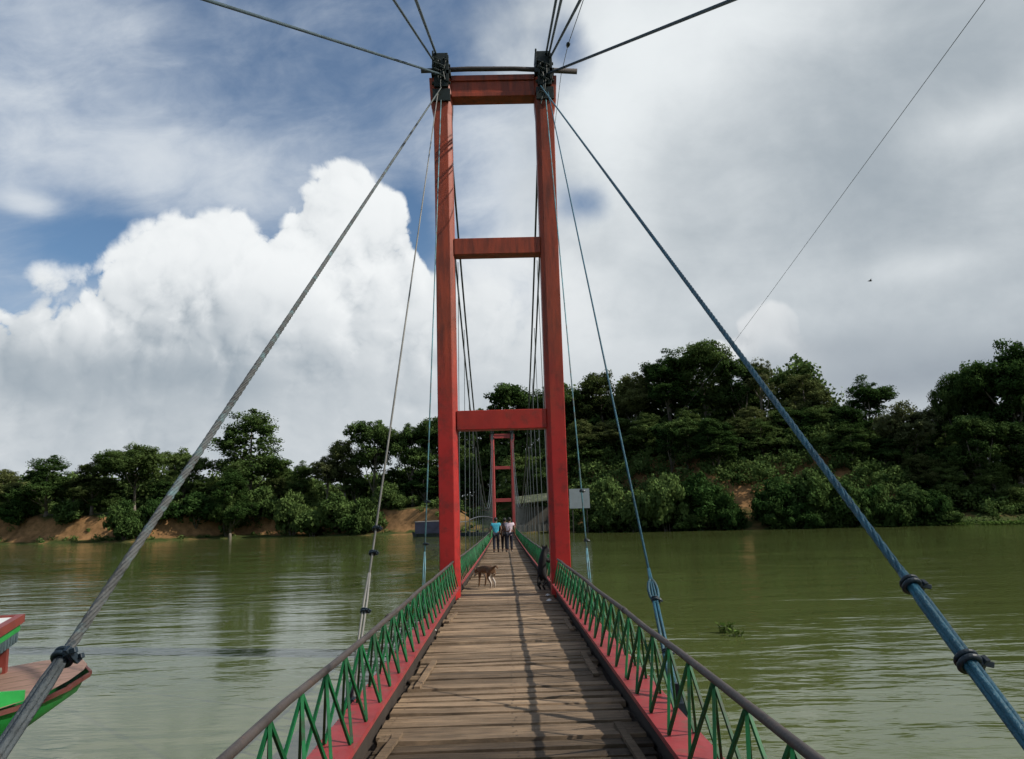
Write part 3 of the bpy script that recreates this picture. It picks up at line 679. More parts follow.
TP = {
 'broad': tree_proto(1, 16, 13, .18, 6, 150), 'round': tree_proto(2, 16, 11, .20, 5, 120, mat='leaf_olive'),
 'tall': tree_proto(3, 18, 8.5, .10, 7, 120, 100, .25, rc=.66, upr=1.2), 'layer': tree_proto(4, 16, 14, .22, 7, 140, upr=.7),
 'sparse': tree_proto(5, 17, 8.5, .38, 6, 46, 60, .24, 'leaf_pale', rc=.62), 'pale': tree_proto(6, 14, 9, .30, 5, 80, 90, .25, 'leaf_pale', rc=.68),
 'dark': tree_proto(7, 16, 12, .14, 6, 130, mat='leaf_dark'), 'cluster': tree_proto(8, 16, 10, .08, 6, 110, rc=.85),
 'lean': tree_proto(9, 15, 10, .28, 5, 95, mat='leaf_olive', lean=.08),
}
BP = [bush_proto(21), bush_proto(22, 5, 5.2), bush_proto(23, 7, 3.4, 7, 70), bush_proto(24, 4.2, 3.0, 5, 36)]
def put_tree(kind, name, px, ytop, wpx, Y, label, group=None, yaw=None, zg=None):
    Wp = {'broad': 13, 'round': 11, 'tall': 8.5, 'layer': 14, 'sparse': 9, 'pale': 9, 'dark': 12, 'cluster': 10, 'lean': 10}[kind]
    Hp = {'tall': 18, 'sparse': 17, 'pale': 14, 'lean': 15}.get(kind, 16)
    top_ = at(px, ytop, Y); X_ = top_.x; z0 = ground(X_, Y) if zg is None else zg
    h = max(6.0 if 'low dense' in label else 3, top_.z-z0); wd = min(wpx*Y/F, 1.25*h)
    o = thing(name, (X_, Y, z0), label, 'tree', group); o.rotation_euler = (0, 0, yaw if yaw is not None else random.uniform(0, 6.28))
    s = (wd/Wp, wd/Wp, h/Hp/.97); o.scale = s
    tm, cm_ = TP[kind]
    for nm, me in (('trunk', tm), ('crown', cm_)):
        c = bpy.data.objects.new(nm, me); col.objects.link(c); c.parent = o
    return o
def put_bush(k, px, ybase, ytop, wpx, Y, label, group, name='bush'):
    p = at(px, ybase, Y); z0 = min(p.z, max(0, ground(p.x, Y))) ; top_ = at(px, ytop, Y)
    Wp, Hp = [(6, 4), (5, 5.2), (7, 3.4), (4.2, 3.0)][k]
    o = thing(name, (p.x, Y, z0-.1), label, 'bush', group); o.rotation_euler = (0, 0, random.uniform(0, 6.28))
    wd = wpx*Y/F; o.scale = (wd/Wp, wd/Wp, max(.8, top_.z-z0)/Hp)
    for nm, me in zip(('stem', 'foliage'), BP[k]):
        c = bpy.data.objects.new(nm, me); col.objects.link(c); c.parent = o
    return o
LB, RB = 'trees along the left bank', 'trees on the wooded right bank'
TREES = [
 ('round', 4, 470, 62, 141, 'bushy tree at the very left end of the tree line', LB),
 ('cluster', 50, 456, 66, 139, 'low twin headed tree second from the left end of the tree line', LB),
 ('round', 94, 463, 62, 137, 'rounded tree third from the left end of the left bank tree line', LB),
 ('layer', 137, 444, 82, 138, 'flat crowned tree highest of those left of the thick grey backstay cable', LB),
 ('broad', 186, 450, 62, 146, 'dome shaped tree seen right behind the thick grey backstay cable', LB),
 ('cluster', 252, 410, 92, 146, 'big tall spreading tree standing alone above the left tree line', LB),
 ('cluster', 232, 470, 54, 135.5, 'dark leafy tree rising from the water edge below the tall lone tree', LB),
 ('tall', 303, 462, 36, 142, 'thin low tree just right of the tall lone tree', LB),
 ('pale', 328, 456, 42, 138, 'pale small tree in the dip between the lone tree and the wood', LB),
 ('lean', 346, 438, 48, 139, 'lighter green tree on the left edge of the dense wood', LB),
 ('dark', 374, 420, 72, 138, 'dark crowned tree whose top shows through beside the nearest grey stay', LB),
 ('dark', 412, 424, 66, 136, 'dark tree between the two left stay ropes', LB),
 ('broad', 446, 418, 76, 138, 'dark tree mostly hidden behind the left tower leg', LB),
 ('cluster', 484, 410, 62, 142, 'dark tree seen inside the tower left of the far tower', RB),
 ('dark', 512, 384, 84, 140, 'tall dark tree whose domed top shows above the lowest tower crossbeam', RB),
 ('broad', 556, 386, 74, 132, 'tall tree standing behind the right tower leg', RB),
 ('lean', 602, 370, 62, 130, 'tree with a small peaked top right of the right tower leg', RB),
 ('round', 634, 374, 62, 126, 'rounded tree between the peaked tree and the tallest dark tree', RB),
 ('tall', 668, 352, 66, 122, 'upright tree on the left shoulder of the tallest right bank tree', RB),
 ('broad', 700, 344, 84, 122, 'tallest big tree on the right bank left of the blue backstay', RB),
 ('dark', 738, 358, 62, 119, 'dark tree crown crossed by the blue backstay', RB),
 ('sparse', 758, 358, 46, 117, 'thin leaved pale tree with open twigs just right of the blue backstay', RB),
 ('lean', 797, 374, 62, 116, 'brownish green tree right of the open pale tree', RB),
 ('dark', 828, 402, 56, 119, 'low dark tree in the gap before the feathery tree', RB),
 ('tall', 862, 378, 62, 113, 'feathery upright tree standing in the middle of the right bank', RB),
 ('pale', 904, 402, 66, 106, 'pale rounded tree with a visible slim trunk on the right bank', RB),
 ('dark', 938, 404, 66, 116, 'dark tree in the shade between the pale tree and the huge tree', RB),
 ('layer', 958, 366, 62, 110, 'dark tree leaning out of the left flank of the huge right end tree', RB),
 ('broad', 1002, 344, 120, 104, 'huge spreading tree at the right end of the bank', RB),
 ('dark', 972, 415, 80, 101, 'shaded layered tree low under the huge tree', RB),
 ('round', 1052, 350, 110, 106, 'tree cut off by the right edge of the photo', RB),
 ('dark', 1030, 420, 80, 99, 'dark low tree over the weeds at the right end of the bank', RB),
]
LOW = [('cluster', 8, 488, 50, 136), ('round', 74, 482, 46, 135), ('cluster', 112, 484, 46, 134), ('dark', 165, 482, 52, 137), ('cluster', 205, 478, 44, 140), ('round', 275, 474, 48, 140), ('cluster', 300, 478, 40, 138), ('dark', 355, 468, 50, 136), ('cluster', 392, 462, 50, 136), ('dark', 424, 468, 46, 134), ('cluster', 455, 462, 50, 134), ('dark', 480, 458, 46, 138),
 ('cluster', 520, 440, 56, 132), ('dark', 552, 436, 56, 128), ('cluster', 586, 428, 54, 124), ('round', 606, 418, 46, 134), ('cluster', 650, 412, 50, 135), ('dark', 684, 404, 58, 117), ('cluster', 716, 410, 54, 115), ('round', 752, 418, 52, 113), ('cluster', 784, 424, 56, 112), ('dark', 820, 432, 54, 110), ('cluster', 850, 432, 52, 108), ('dark', 884, 440, 54, 104), ('cluster', 922, 440, 56, 104), ('dark', 955, 446, 60, 103), ('cluster', 990, 452, 60, 101), ('dark', 1022, 456, 56, 100)]
LOW += [(random.choice(['cluster', 'dark', 'round', 'lean', 'cluster']), 575+i*23+random.uniform(-7, 7), 408+(i*i*.10)+random.uniform(-8, 14), random.uniform(40, 56), 120) for i in range(18)]
for k, px, yt, wp, Y in LOW:
    lf = px < 500
    if not lf:
        X_ = at(px, 440, 110).x; Y = shore(X_)+10+8*hash_n(px, 3, .37, 2); yt += 4+14*hash_n(px, 7, .31, 5)
    put_tree(k, 'tree', px, yt+(6 if px < 420 else 0), wp*1.2, Y+(4 if px < 420 else 0), 'low dense tree filling in under the taller left bank trees' if lf else 'low dense tree filling in under the taller right bank trees', 'low trees under the left bank trees' if lf else 'low trees under the right bank trees')
for k, px, yt, wp, Y, lb, gp in TREES: put_tree(k, 'tree', px, yt, wp*(1.0 if px < 420 else 1.1), Y, lb, gp)
BUSHES = [  # kind, px, base, top, width, Y
 (0, 20, 525, 492, 44, 139), (3, 70, 524, 498, 40, 137), (0, 124, 540, 496, 46, 131), (2, 160, 522, 496, 50, 134), (1, 196, 520, 488, 46, 136),
 (1, 226, 538, 484, 40, 136.5), (2, 262, 518, 484, 46, 140), (0, 292, 530, 488, 44, 134), (3, 312, 535, 508, 40, 132), (1, 338, 535, 488, 44, 131.5), (2, 366, 534, 496, 44, 130), (0, 388, 510, 480, 40, 132),
 (0, 608, 531, 472, 46, 108), (3, 601, 532, 508, 30, 107), (0, 636, 530, 486, 54, 105.5), (2, 668, 529, 470, 66, 103), (1, 702, 528, 466, 52, 102), (2, 728, 528, 490, 44, 100), (3, 690, 530, 512, 40, 101),
 (0, 778, 528, 472, 56, 98.5), (1, 812, 527, 462, 52, 98), (2, 800, 528, 500, 50, 96.8), (0, 846, 526, 476, 58, 97), (2, 876, 527, 482, 64, 96), (0, 912, 526, 480, 58, 95), (1, 936, 525, 486, 38, 94), (3, 948, 524, 508, 34, 93),
]
for i, (k, px, yb, yt, wp, Y) in enumerate(BUSHES):
    lf = px < 420
    put_bush(k, px, yb, yt, wp, Y, 'leafy green bush on the sloping left bank above the water' if lf else 'dense leafy bush in the thicket at the right bank waterline', 'bushes on the left bank' if lf else 'bushes along the right bank waterline')
# a far wood that closes the gaps, and the thicket on the slope
def mass(name, label, pts, nrm, size, tint, mat):
    v, tt = leafcloud(pts, nrm, size, tint); o = bpy.data.objects.new(name, leafmesh(name, v, tt, M[mat])); col.objects.link(o); tag(o, label, None, kind='stuff'); return o
def tufts(name, label, cen, rad, per, size, mat):
    p, n_, t_ = clumps(np.array(cen), np.array(rad), per, size); v, tt = leafcloud(p, n_, size, t_)
    o = bpy.data.objects.new(name, leafmesh(name, v, tt, M[mat])); col.objects.link(o); tag(o, label, None, kind='stuff'); return o
C_ = []
for i in range(6600):
    X_ = random.uniform(-240, 92); dd = random.uniform(22, 32) if X_ < 2 else random.uniform(24, 36)
    Y_ = shore(X_)+dd; h = 5.0+5.0*hash_n(X_, 0, .16, 8)+3*hash_n(X_, 0, .5, 9)
    h = h*.66 if X_ < -10 else h+(1.0 if X_ > 2 else 0)
    C_.append((X_, Y_, ground(X_, Y_)+h*random.random()**.75))
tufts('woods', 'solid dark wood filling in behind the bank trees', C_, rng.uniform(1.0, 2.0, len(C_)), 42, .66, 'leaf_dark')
C_, R_ = [], []
while len(C_) < 3800:
    X_ = random.uniform(4, 100); dd = random.random()**1.1*30-.2; Y_ = shore(X_)+dd
    if abs(X_-29.8-(dd*.15)) < 1.5+.8*hash_n(X_, Y_, .8, 6) and dd < 9: continue
    if X_ > 53 and dd < 7 and random.random() < .93: continue
    if X_ < 9 and (dd < 10 or random.random() < .5): continue
    hm_ = (.5+4.0*hash_n(X_, Y_, .26, 11)**1.5+1.2*hash_n(X_, Y_, .7, 12))*(.35+.65*sm(dd, 0, 3))
    C_.append((X_, Y_, ground(X_, Y_)+hm_*random.random()**.6)); R_.append(random.uniform(.6, 1.3))
tufts('undergrowth', 'thick green undergrowth covering the right bank slope', C_, R_, 72, .34, 'leaf_bush')
C_, R_ = [], []
while len(C_) < 900:
    X_ = random.uniform(-130, 4); dd = random.uniform(1.2, 20); Y_ = shore(X_)+dd
    if dd < 7 and hash_n(X_, Y_, .22, 21) < .40: continue
    if dd < 7 and random.random() < .30: continue
    hm_ = (.3+2.6*hash_n(X_, Y_, .3, 22))*(.25+.75*sm(dd, 3, 8))
    C_.append((X_, Y_, ground(X_, Y_)+hm_*random.random()**.6)); R_.append(random.uniform(.35, .95))
tufts('undergrowth', 'scrub and grass growing over the earthy left bank', C_, R_, 60, .32, 'leaf_bush')
P_, T_ = [], []
while len(P_) < 4200:
    X_ = random.uniform(42, 70); dd = random.gauss(-.4, .7); Y_ = shore(X_)+dd
    if hash_n(X_, Y_, .35, 31) < .42 or (X_ < 53 and random.random() < .6): continue
    u = random.random(); P_.append((X_, Y_, max(0, ground(X_, Y_))+.03+.35*u)); T_.append(.4+.5*u)
P_ = np.array(P_); mass('weeds', 'pale green water weeds fringing the right shore', P_, unit(rng.normal(size=P_.shape)*.6+np.array([0, -.2, .8])), .22, np.array(T_), 'weed')
# ------------------------------------------------------------------ boat at the near left
M['hull_green'] = paint('boat_green', (.018, .26, .050), .45, .25, 2.0, worn=(.03, .12, .05), worn_amt=.32, bump=.15)
M['hull_dark'] = paint('tarred_hull', (.018, .014, .014), .6, .3, 3.0)
M['boat_deck'] = paint('boat_deck_boards', (.27, .165, .125), .7, .25, 2.0, stretch=(1, 6, 1), bump=.2)
M['boat_red'] = paint('boat_red', (.17, .032, .024), .5, .25, 3.0, worn=(.12, .05, .04), worn_amt=.35)
M['boat_white'] = paint('boat_roof_white', (.66, .66, .64), .6, .12, 2.0)
M['awning'] = paint('dark_fringe', (.045, .075, .085), .7, .4, 6.0)
M['rub'] = paint('worn_rub_rail', (.10, .030, .024), .6, .3, 3.0)
tip = at(88, 672, 10.0); U = Vector((.93, .37, 0)).normalized(); V = Vector((U.y, -U.x, 0))
boat = thing('tour_boat', (tip.x-3*U.x, tip.y-3*U.y, 0), 'green wooden tour boat with red edged white roof and brown bow deck beside the bridge', 'boat')
def bp_(s, w, z): return tip-U*s+V*w+Vector((0, 0, z-tip.z))
hwp = lambda s: float(np.interp(s, [0, .12, .3, .7, 1.2, 2.5, 7, 10, 11], [.06, .75, 1.28, 1.62, 1.74, 1.8, 1.7, 1.15, .9]))
gz = lambda s: float(np.interp(s, [0, .6, 1.5, 3, 7, 11], [tip.z, tip.z-.05, tip.z-.16, tip.z-.24, tip.z-.22, tip.z-.05]))
LV = [(0, 1.0, 0, 1.0), (.10, .99, 0, .80), (.55, .88, 0, .48), (1.05, .70, 0, .12), (1.30, .38, 0, -.28), (1.35, .02, 0, -.36)]
sta = [0, .12, .3, .5, .7, 1.0, 1.4, 2, 3, 4.5, 6, 7.5, 9, 10, 10.6]
q = MB()
for side in (-1, 1):
    base = len(q.v)
    for off, k, _, zf in LV:
        for s in sta:
            ss = s+off*(1-s/12); g_ = gz(s); z_ = g_*zf if zf > 0 else zf
            q.v.append(tuple(bp_(ss, side*hwp(s)*k, z_))); q.t.append(.5)
    ns = len(sta)
    for l in range(len(LV)-1):
        for i in range(ns-1):
            a = base+l*ns+i; q.f.append((a, a+1, a+ns+1, a+ns)); q.mi.append(0 if l < 3 else 1)
hull = q.build('hull', [M['hull_green'], M['hull_dark']], boat, smooth=True)
q = MB()
for side in (-1, 1):
    for i in range(len(sta)-1):
        s0, s1 = sta[i], sta[i+1]
        q.bar(bp_(s0-.02, side*(hwp(s0)+.01), gz(s0)-.02), bp_(s1, side*(hwp(s1)+.01), gz(s1)-.02), .035, .042)
q.build('rub_rail', M['rub'], boat)
q = MB()
for i in range(8):                           # bow deck boards laid fore and aft
    pass
ss = [.03, .12, .3, .5, .7, 1.0, 1.4, 2.0, 2.6]
nb_ = 9
for j in range(nb_):
    for i in range(len(ss)-1):
        s0, s1 = ss[i], ss[i+1]; wmax = 1.8
        w0, w1 = -wmax+2*wmax*j/nb_+.006, -wmax+2*wmax*(j+1)/nb_-.006
        cl = lambda w_, s: max(-hwp(s)+.03, min(hwp(s)-.03, w_))
        zz = lambda s, w_: gz(s)+.012+.05*(1-(w_/1.6)**2)
        pts = [bp_(s0, cl(w0, s0), zz(s0, cl(w0, s0))), bp_(s0, cl(w1, s0), zz(s0, cl(w1, s0))), bp_(s1, cl(w1, s1), zz(s1, cl(w1, s1))), bp_(s1, cl(w0, s1), zz(s1, cl(w0, s1)))]
        if (pts[0]-pts[1]).length+(pts[2]-pts[3]).length > .01: q.add(pts, [(0, 1, 2, 3)], 0, random.random())
q.build('bow_deck', M['boat_deck'], boat)
q = MB()
for side in (-1, 1):
    q = MB()
    for i in range(4 if side > 0 else 8, len(sta)-1):
        s0, s1 = sta[i]-.25, sta[i+1]-.25; h0 = .12+.20*min(1, max(0, s0-.45)/.8); h1 = .12+.20*min(1, max(0, s1-.45)/.8)
        a0, a1 = side*(hwp(s0)-.06), side*(hwp(s1)-.06); b0, b1 = side*(hwp(s0)-.10), side*(hwp(s1)-.10)
        q.hexa([bp_(s0, a0, gz(s0)), bp_(s0, b0, gz(s0)), bp_(s1, b1, gz(s1)), bp_(s1, a1, gz(s1)), bp_(s0, a0, gz(s0)+h0), bp_(s0, b0, gz(s0)+h0), bp_(s1, b1, gz(s1)+h1), bp_(s1, a1, gz(s1)+h1)])
    q.build('bulwark', M['hull_green'], boat)
q = MB(); q.hexa([bp_(2.0, -1.3, .25), bp_(2.0, 1.3, .25), bp_(10, .8, .25), bp_(10, -.8, .25), bp_(2.0, -1.3, .3), bp_(2.0, 1.3, .3), bp_(10, .8, .3), bp_(10, -.8, .3)]); q.build('floor_boards', M['boat_deck'], boat)
rz_ = 1.50
def slab(q, s0, s1, w0, w1, z0, z1): q.hexa([bp_(s0, w0, z0), bp_(s0, w1, z0), bp_(s1, w1, z0), bp_(s1, w0, z0), bp_(s0, w0, z1), bp_(s0, w1, z1), bp_(s1, w1, z1), bp_(s1, w0, z1)])
q = MB(); slab(q, .95, 8.4, -1.06, 1.06, rz_+.005, rz_+.075); roof = q.build('roof', M['boat_white'], boat)
q = MB()
slab(q, .86, .95, -1.15, 1.15, rz_+.0, rz_+.10); slab(q, 8.4, 8.5, -1.15, 1.15, rz_, rz_+.10); slab(q, .95, 8.4, -1.15, -1.06, rz_, rz_+.10); slab(q, .95, 8.4, 1.06, 1.15, rz_, rz_+.10)
q.build('roof_edge', M['boat_red'], roof)
q = MB(); slab(q, .90, 8.46, -1.11, 1.11, rz_-.10, rz_-.003); q.build('roof_stripe', M['hull_green'], roof)
q = MB()
for k in range(12):
    w0, w1 = -1.09+k*.1817, -1.09+(k+1)*.1817-.006
    q.hexa([bp_(.91, w0+.03, rz_-.23), bp_(.91, w1-.03, rz_-.23), bp_(.94, w1-.03, rz_-.23), bp_(.94, w0+.03, rz_-.23), bp_(.91, w0, rz_-.103), bp_(.91, w1, rz_-.103), bp_(.94, w1, rz_-.103), bp_(.94, w0, rz_-.103)])
slab(q, .96, 8.4, 1.05, 1.08, rz_-.2, rz_-.103); slab(q, .96, 8.4, -1.08, -1.05, rz_-.2, rz_-.103)
q.build('roof_fringe', M['awning'], roof)
for s in (1.3, 3.3, 5.7, 8.2):
    for w_ in (-1.0, 1.0):
        q = MB(); slab(q, s, s+.09, w_-.05, w_+.05, .3, rz_-.101); q.build('post', M['boat_red'], boat)
q = MB(); slab(q, .97, 1.05, -.90, -.74, gz(1)-.05, rz_-.101); q.build('post', M['boat_red'], boat)
for s in (3, 4.2, 5.4, 6.6): 
    q = MB(); slab(q, s, s+.35, -1.1, 1.1, .62, .66); slab(q, s+.1, s+.2, -.9, -.8, .3, .62); slab(q, s+.1, s+.2, .8, .9, .3, .62); q.build('bench', M['boat_deck'], boat)
M['bamboo'] = paint('grey_bamboo', (.14, .13, .10), .7, .3, 4.0)
q = MB(); q.tube([bp_(.98, -.55, gz(1)+.12), bp_(2.2, -.1, gz(1)+.16), bp_(4.6, .5, gz(2)+.05)], .035, 8)
o = q.build('boat_pole', M['bamboo'], None, smooth=True); tag(o, 'grey bamboo pole lying across the bow deck of the green boat', 'pole')
# ------------------------------------------------------------------ moored boats across the river
M['navy'] = paint('navy_tarpaulin', (.016, .020, .042), .6, .3, 1.0); M['pale_sheet'] = paint('pale_sheet', (.26, .27, .28), .6, .12, 1.0)
M['teal_hull'] = paint('dull_hull', (.03, .04, .045), .6, .3, 1.0)
def far_boat(px, py, Y, L_, hz, label, top, side, arch):
    p = at_z(px, py, 0); p = Vector((p.x*Y/p.y, Y, 0)); o = thing('covered_boat', p, label, 'boat', local=True, rz=R(4))
    q = MB(); st_ = [(-L_/2, .25, .75), (-L_*.4, .6, .5), (0, .85, .42), (L_*.4, .6, .5), (L_/2, .2, .8)]
    for i in range(4):
        (x0, w0, z0), (x1, w1, z1) = st_[i], st_[i+1]
        q.hexa([(x0*.93, -w0*.7, -.3), (x1*.93, -w1*.7, -.3), (x1*.93, w1*.7, -.3), (x0*.93, w0*.7, -.3), (x0, -w0, z0), (x1, -w1, z1), (x1, w1, z1), (x0, w0, z0)])
    h = q.build('hull', M['teal_hull'], o)
    q = MB(); a_ = L_*.43
    n = 10
    for i in range(n):
        t0, t1 = i/n*2-1, (i+1)/n*2-1; z0, z1 = hz+arch*(1-t0*t0), hz+arch*(1-t1*t1)
        q.hexa([(a_*t0, -.95, z0), (a_*t1, -.95, z1), (a_*t1, .95, z1), (a_*t0, .95, z0), (a_*t0, -.95, z0+.07), (a_*t1, -.95, z1+.07), (a_*t1, .95, z1+.07), (a_*t0, .95, z0+.07)])
    q.build('canopy', top, o)
    if side:
        q = MB(); q.box(-a_, a_, -.92, -.88, .45, hz-.01); q.box(-a_, a_, .88, .92, .45, hz-.01); q.box(-a_-.02, -a_+.02, -.86, .86, .5, hz); q.build('side_sheet', side, o)
    for x in (-a_+.1, 0, a_-.1):
        for y_ in (-.84, .84): g = MB(); g.box(x-.04, x+.04, y_-.03, y_+.03, .3, hz+arch*.2); g.build('post', M['teal_hull'], o)
far_boat(437, 537, 108, 6.6, 1.95, 'dark navy covered boat with a pale roof line moored under the orange bank', M['pale_sheet'], M['navy'], .05)
far_boat(466, 534, 107, 3.4, 1.7, 'small open boat with a thin pale roof beside the dark navy boat', M['pale_sheet'], None, .12)
far_boat(483, 531, 106, 4.2, 2.0, 'boat with a curved pale awning just left of the far tower', M['pale_sheet'], None, .45)
# ------------------------------------------------------------------ pavilion, billboard and hill houses
M['tin_green'] = paint('mossy_tin_roof', (.050, .062, .030), .8, .5, .8, worn=(.15, .15, .105), worn_amt=.42); M['wall_dim'] = paint('dim_wall', (.10, .09, .075), .8, .3, 1.0)
M['board'] = paint('grey_board', (.24, .27, .285), .6, .12, 1.0); M['board_trim'] = paint('board_frame', (.10, .11, .11), .6, .2, 1.0); M['post_dark'] = paint('dark_post', (.05, .045, .04), .8, .3, 1.0)
a = at(517, 500, 112); b2 = at(556, 500, 112); z0 = ground(a.x+2, 112)
pav = thing('ticket_pavilion', ((a.x+b2.x)/2, 112, z0), 'open landing shelter with a mossy pale pitched roof right of the far tower', 'shelter', local=True)
hw_, ze, zr_ = (b2.x-a.x)/2+.3, at(530, 504, 112).z-z0, at(535, 497, 112).z-z0
q = MB(); q.hexa([(-hw_, -2.4, ze), (hw_, -2.4, ze+.45), (hw_, 0, zr_+.55), (-hw_, 0, zr_), (-hw_, -2.4, ze+.1), (hw_, -2.4, ze+.55), (hw_, 0, zr_+.65), (-hw_, 0, zr_+.1)])
q.hexa([(-hw_, 2.4, ze), (-hw_, 0, zr_), (hw_, 0, zr_+.55), (hw_, 2.4, ze+.45), (-hw_, 2.4, ze+.1), (-hw_, 0, zr_+.1), (hw_, 0, zr_+.65), (hw_, 2.4, ze+.55)]); rf = q.build('roof', M['tin_green'], pav)
for x in (-hw_+.3, 0, hw_-.3):
    for y_ in (-2.2, 2.2): q = MB(); q.box(x-.07, x+.07, y_-.07, y_+.07, -.5, ze+.12); q.build('post', M['post_dark'], pav)
q = MB(); q.box(-hw_+.3, hw_-.3, 2.05, 2.15, -.3, ze*.9); q.build('back_wall', M['wall_dim'], pav)
q = MB(); q.box(-hw_+.1, hw_-.1, -2.3, -2.22, .0, .9)
for k in range(9): q.box(-hw_+.4+k*hw_/4.6, -hw_+.46+k*hw_/4.6, -2.36, -2.30, .0, 1.0)
q.build('counter', M['wall_dim'], pav)
a = at(569, 489, 106); b2 = at(590, 508, 106); zb_ = ground((a.x+b2.x)/2, 106.3)
bb = thing('billboard', ((a.x+b2.x)/2, 106, zb_), 'grey billboard on posts at the far landing right of the right tower leg', 'billboard', local=True)
w2 = (b2.x-a.x)/2; zt, zl = a.z-zb_, b2.z-zb_
q = MB(); q.box(-w2, w2, -.04, .04, zl, zt); pn = q.build('panel', M['board'], bb)
q = MB()
for z in np.linspace(zl, zt, 5): q.box(-w2-.03, w2+.03, -.075, -.043, z-.02, z+.02)
for x in (-w2, w2): q.box(x-.03, x+.03, -.08, -.043, zl, zt)
for z in (.2, .52, .82): q.box(w2*.72, w2*.92, -.085, -.046, zl+(zt-zl)*z-.06, zl+(zt-zl)*z+.06)
q.build('frame', M['board_trim'], pn)
for x in (-w2*.7, w2*.7): q = MB(); q.box(x-.06, x+.06, .043, .16, -.6, zt-.2); q.build('post', M['post_dark'], bb)
M['house_wall'] = paint('house_wall', (.30, .27, .24), .8, .2, .6); M['house_roof'] = paint('house_roof', (.20, .15, .13), .6, .3, .6); M['roof_pale'] = paint('pale_roof', (.60, .60, .58), .5, .1, .6)
def house(px, py, Y, wd, label, rm):
    t_ = at(px, py, Y); z0 = ground(t_.x, Y)-.4; h = t_.z-z0
    o = thing('hill_house', (t_.x, Y, z0), label, 'house', local=True)
    q = MB(); q.box(-wd/2, wd/2, -2, 2, 0, h-.8); q.build('wall', M['house_wall'], o)
    q = MB(); q.hexa([(-wd/2-.4, -2.5, h-.85), (wd/2+.4, -2.5, h-.85), (wd/2+.4, 0, h-.1), (-wd/2-.4, 0, h-.1), (-wd/2-.4, -2.5, h-.75), (wd/2+.4, -2.5, h-.75), (wd/2+.4, 0, h), (-wd/2-.4, 0, h)])
    q.hexa([(-wd/2-.4, 2.5, h-.85), (-wd/2-.4, 0, h-.1), (wd/2+.4, 0, h-.1), (wd/2+.4, 2.5, h-.85), (-wd/2-.4, 2.5, h-.75), (-wd/2-.4, 0, h), (wd/2+.4, 0, h), (wd/2+.4, 2.5, h-.75)]); q.build('roof', rm, o)
    for x in (-wd*.25, wd*.25): q = MB(); q.box(x-.4, x+.4, -2.05, -2.002, h-2.2, h-1.2); q.build('window', M['post_dark'], o)
house(663, 436, 130, 2.6, 'hillside hut with a pale roof showing above the thicket below the tallest tree', M['roof_pale'])
house(633, 432, 131, 4.6, 'long low brown roofed house half hidden in trees left of the pale roofed hut', M['house_roof'])
# ------------------------------------------------------------------ wires, bird, floating plants, scraps
M['wire'] = paint('thin_wire', (.12, .12, .13), .5, .2, 1.0)
A, B = at(983, 0, 26), at(735, 340, 70); Cc = B+(B-A)*.95; A = B+(A-B)*2.0
q = MB(); q.tube([A.lerp(Cc, i/20)-Vector((0, 0, .4*(i/20)*(1-i/20))) for i in range(21)], .014, 5)
o = q.build('overhead_wire', M['wire'], None, smooth=True); tag(o, 'single thin wire slanting down across the grey sky to the right bank trees', 'wire')
q = MB(); pts = [at(597, -40, 13), at(568, 45, 17), at(561, 75, 20), at(553, 140, 32), at(548, 215, 60), at(545, 392, 134)]; pts = [pts[0]+(pts[0]-pts[1])*5]+pts
q.tube(pts, .009, 5); wr = q.build('power_wire', M['wire'], None, smooth=True); tag(wr, 'thin wire with a small black insulator passing beside the right tower top', 'wire')
q = MB(); p = pts[2]; dv = (pts[3]-pts[1]).normalized(); q.tube([p-dv*.17, p-dv*.08, p+dv*.04, p+dv*.2], [.012, .05, .045, .012], 8); q.build('insulator', M['clamp'], wr, smooth=True)
M['bird'] = paint('dark_feathers', (.03, .028, .03), .7, .2, 8.0)
p = at(870, 281, 62); q = MB(); q.tube([p+Vector((-.17, 0, 0)), p+Vector((-.05, 0, .01)), p+Vector((.08, 0, .01)), p+Vector((.15, 0, .03)), p+Vector((.19, 0, .03))], [.015, .05, .05, .035, .01], 7)
for s in (-1, 1): q.add([p+Vector((-.06, 0, .03)), p+Vector((.07, 0, .03)), p+Vector((.03, s*.26, .11)), p+Vector((-.05, s*.24, .10)), p+Vector((-.02, s*.44, .04))], [(0, 1, 2, 3), (3, 2, 4)])
o = q.build('bird', M['bird']); tag(o, 'tiny dark bird flying against the grey cloud', 'bird')
def weed_clump(px, py, n, rad, h, label):
    p = at_z(px, py, 0); c = MB(); rr = random.Random(int(px))
    for i in range(n):
        a = rr.uniform(0, 6.28); d_ = rad*rr.random()**.7; x, y_ = p.x+math.cos(a)*d_*1.4, p.y+math.sin(a)*d_; hh_ = h*rr.uniform(.4, 1); lx, ly = rr.uniform(-.06, .06), rr.uniform(-.06, .06)
        c.tube([(x, y_, -.02), (x+lx*.6, y_+ly*.6, hh_*.7), (x+lx, y_+ly, hh_)], [.008, .006, .004], 4, tint=.3)
        r_ = rr.uniform(.035, .07); u_ = Vector((math.cos(a), math.sin(a), .5)).normalized()*r_; v_ = Vector((-math.sin(a), math.cos(a), .1))*r_*.8; cc = Vector((x+lx, y_+ly, hh_))
        c.add([cc-u_*.3, cc+v_*.8+u_*.4, cc+u_*1.5, cc-v_*.8+u_*.4], [(0, 1, 2, 3)], tint=rr.random())
    o = c.build('water_hyacinth', M['weed']); tag(o, label, 'water plant')
weed_clump(726, 633, 28, .13, .20, 'larger clump of floating water plants on the open green water right of the bridge')
weed_clump(737, 636, 16, .10, .12, 'small flat floating weed just beside the larger clump of water plants')
M['scrap'] = paint('white_scrap', (.60, .60, .58), .5, .1, 8.0)
